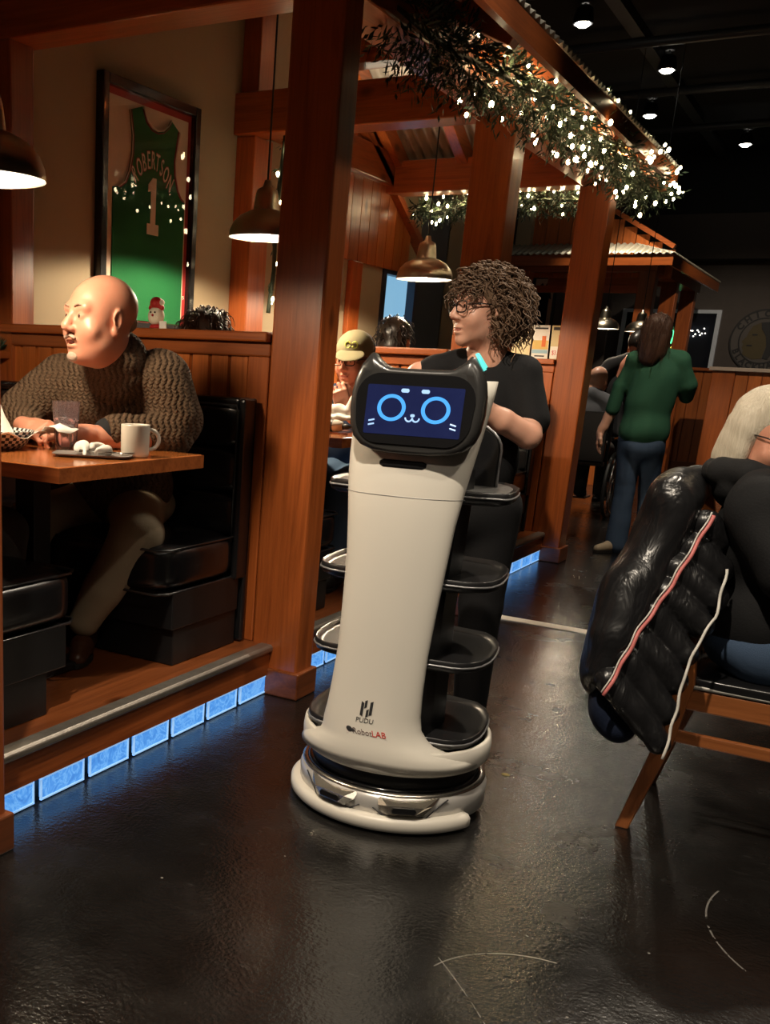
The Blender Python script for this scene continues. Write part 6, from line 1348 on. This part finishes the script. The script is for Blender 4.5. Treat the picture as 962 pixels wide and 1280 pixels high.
nY = Vector((0, -.45, 1)).normalized(); corrugated(lambda u, v, h: (u, 12.72+v+nY.y*h, HZ+.0+v*.30+nY.z*h), -4.2, -2.22, lambda u: (0, min(.55, max(.02, (-2.22-u)))), .072, .009, 'roof_panel', hut, CORR2)
corrugated(lambda u, v, h: (-2.22-v, u, HZ+v*.30+h), 12.72, 16.4, lambda u: (0, min(.55, max(.02, u-12.72))), .072, .009, 'roof_panel', hut, CORR2)
g = G(); g.box((-2.26, 12.75, HZ-.13), (-2.235, 16.4, HZ-.01)); build(g, 'fascia', W_Y, hut); g = G(); g.box((-4.2, 12.735, HZ-.12), (-2.24, 12.76, HZ-.01)); build(g, 'fascia', W_X, hut)
for i in range(12):
    x = -3.98+i*.15; zt_ = min(3.62, 3.12-.56*(x+.142+3.127))
    if zt_ < HZ+.1: continue
    g = G(); g.box((x, 13.36, HZ-.2), (x+.142, 13.385, zt_)); build(g, 'plank', PLANK, hut)
g = G(); g.bar((-3.98, 13.35, 3.62), (-2.35, 13.35, 2.705), .05, .10, (0, 1, 0)); build(g, 'rake_board', W_X, hut)
g = G(); g.box((-4.17, 13.3, 0), (-3.99, 13.5, CEIL)); struct(build(g, 'wall_pier', WALL))
wainscot(hut, (-3.9, 13.0, 0), (-2.6, 13.0, 0), (0, -1, 0), .0, 1.30, .12); g = G(); g.box((-3.9, 12.96, 1.29), (-2.6, 13.08, 1.33)); build(g, 'ledge', W_X, hut)
# framed picture inside the hut, dark jersey on pale board
g = G(); g.box((-5.9, 14.9, 0), (-3.3, 14.98, 2.45)); struct(build(g, 'wall_hut_back', DARKWALL))
fp = thing('framed_picture', 'black framed dark jersey print hanging inside the distant canopy', 'picture', (-4.1, 14.88, 2.2)); xa, xb, za, zb = -4.34, -4.02, 1.80, 2.52
g = G(); g.box((xa, 14.86, za), (xb, 14.90, zb)); build(g, 'frame', BLKFR, fp); g = G(); g.box((xa+.035, 14.855, za+.035), (xb-.035, 14.86, zb-.035)); build(g, 'mat_board', plain('peach_board', (.45, .28, .20), .6), fp)
sh_ = [(.2, .05), (.8, .05), (.8, .62), (.92, .60), (.80, .86), (.62, .92), (.5, .84), (.38, .92), (.2, .86), (.08, .60), (.2, .62)]
g = G(); g.loft([[(xa+.035+u*(xb-xa-.07), y, za+.035+v*(zb-za-.07)) for u, v in sh_] for y in (14.855, 14.848)], smooth=False); build(g, 'jersey_print', BLACKCLOTH, fp)
# round painted club sign on the far wall
sgn = thing('round_sign', 'large round club sign with lettering and a head in profile on the far dark wall', 'sign', (-1.66, 17.39, 1.87)); sc_ = (-1.66, 17.39, 1.86); SR = .44
DK = plain('sign_black', (.012, .010, .010), .6); TANP = plain('sign_ochre', (.09, .065, .025), .7); GRYP = plain('sign_grey', (.10, .085, .075), .7)
def disc(r0, r1, d0, d1, name, mat):
    g = G(); n = 64; g.loft([[(sc_[0]+r*math.cos(2*PI*j/n), sc_[1]-d, sc_[2]+r*math.sin(2*PI*j/n)) for j in range(n)] for r, d in ((r0, d0), (r0, d1), (r1, d1), (r1, d0))], cap=False, smooth=False); build(g, name, mat, sgn)
disc(.001, SR, 0, .012, 'backing', GRYP); disc(SR-.022, SR, .010, .022, 'outer_ring', DK); disc(SR-.135, SR-.118, .010, .022, 'inner_ring', DK)
for txt, a0, a1, flip in (('CHICAGO', 150, 30, 1), ('BLACKHAWKS', 205, 335, -1)):
    for i, c_ in enumerate(txt):
        a = math.radians(a0+(a1-a0)*i/(len(txt)-1)); r = SR-.070; rot = (a-PI/2) if flip > 0 else (a+PI/2)
        Mt = Matrix.Translation((sc_[0]+r*math.cos(a), sc_[1]-.013, sc_[2]+r*math.sin(a))) @ Matrix.Rotation(-rot, 4, 'Y') @ Matrix(((1, 0, 0, 0), (0, 0, -1, 0), (0, 1, 0, 0), (0, 0, 0, 1)))
        build(text_geo(c_, .115, Mt, .004, bold=.006), 'letter', DK, sgn)
prof = [(-.24, -.20), (-.10, -.26), (.02, -.25), (.05, -.10), (.08, .08), (.05, .22), (-.06, .25), (-.16, .20), (-.20, .12), (-.22, .05), (-.275, -.02), (-.245, -.05), (-.26, -.10), (-.235, -.14)]
g = G(); g.loft([[(sc_[0]+u, sc_[1]-d, sc_[2]+v) for u, v in prof] for d in (.012, .02)], smooth=False); build(g, 'painted_head', TANP, sgn)
hair_ = [(-.06, .25), (.05, .26), (.16, .20), (.20, .05), (.16, -.15), (.10, -.26), (.03, -.24), (.06, -.08), (.03, .06), (-.04, .16)]
g = G(); g.loft([[(sc_[0]+u, sc_[1]-d, sc_[2]+v) for u, v in hair_] for d in (.018, .026)], smooth=False); build(g, 'painted_hair', DK, sgn)
fe = [(.16, .20), (.27, .10), (.29, -.05), (.24, -.18), (.17, -.13), (.20, .03)]
g = G(); g.loft([[(sc_[0]+u, sc_[1]-d, sc_[2]+v) for u, v in fe] for d in (.018, .026)], smooth=False); build(g, 'painted_feather', plain('sign_pale_yellow', (.22, .17, .06), .7), sgn)
for (u, v) in ((-.15, .07), (-.20, -.08)):
    g = G(); g.box((sc_[0]+u, sc_[1]-.026, sc_[2]+v), (sc_[0]+u+.07, sc_[1]-.018, sc_[2]+v+.02)); build(g, 'painted_feature', DK, sgn)
# neon and strung lights at the far windows
nn = thing('neon_sign', 'small green and yellow neon sign in the far window', 'sign', (-2.93, 17.32, 1.9)); NG = glow_mat('neon_green', (.1, .9, .35), 2.2); NY_ = glow_mat('neon_yellow', (1, .75, .1), 2.2)
g = G(); g.tube([(-2.95, 17.31, 1.78), (-2.96, 17.31, 1.92), (-2.90, 17.31, 2.02), (-2.86, 17.31, 1.92), (-2.88, 17.31, 1.78)], .012, 6); build(g, 'green_tube', NG, nn); g = G(); g.tube([(-2.96, 17.31, 1.70), (-2.88, 17.31, 1.66), (-2.86, 17.31, 1.74)], .012, 6); build(g, 'yellow_tube', NY_, nn)
wl2 = thing('window_lights', 'loop of tiny white lights in the right far window', 'lights', (-2.6, 17.32, 1.95)); WN = glow_mat('white_mini_bulb', (1, .95, .85), 6.0); r_ = random.Random(3)
for k in range(14):
    g = G(); g.ball((-2.72+.022*k, 17.32, 1.93+.05*math.sin(k*1.7)+.03*r_.random()), .009, 6, 4); build(g, 'mini_bulb', WN, wl2)
# white mark on the floor
g = G(); g.loft([[(-.80+.014*math.cos(a)*s_, 3.14+.010*math.sin(a)*s_, z) for a in [2*PI*i/9 for i in range(9)]] for s_, z in ((1, 0.0005), (.8, .003))], smooth=False); tag(build(g, 'food_crumb', plain('yellow_crumb', (.55, .42, .16), .7)), 'pale yellow crumb on the floor right of the robot', 'crumb')
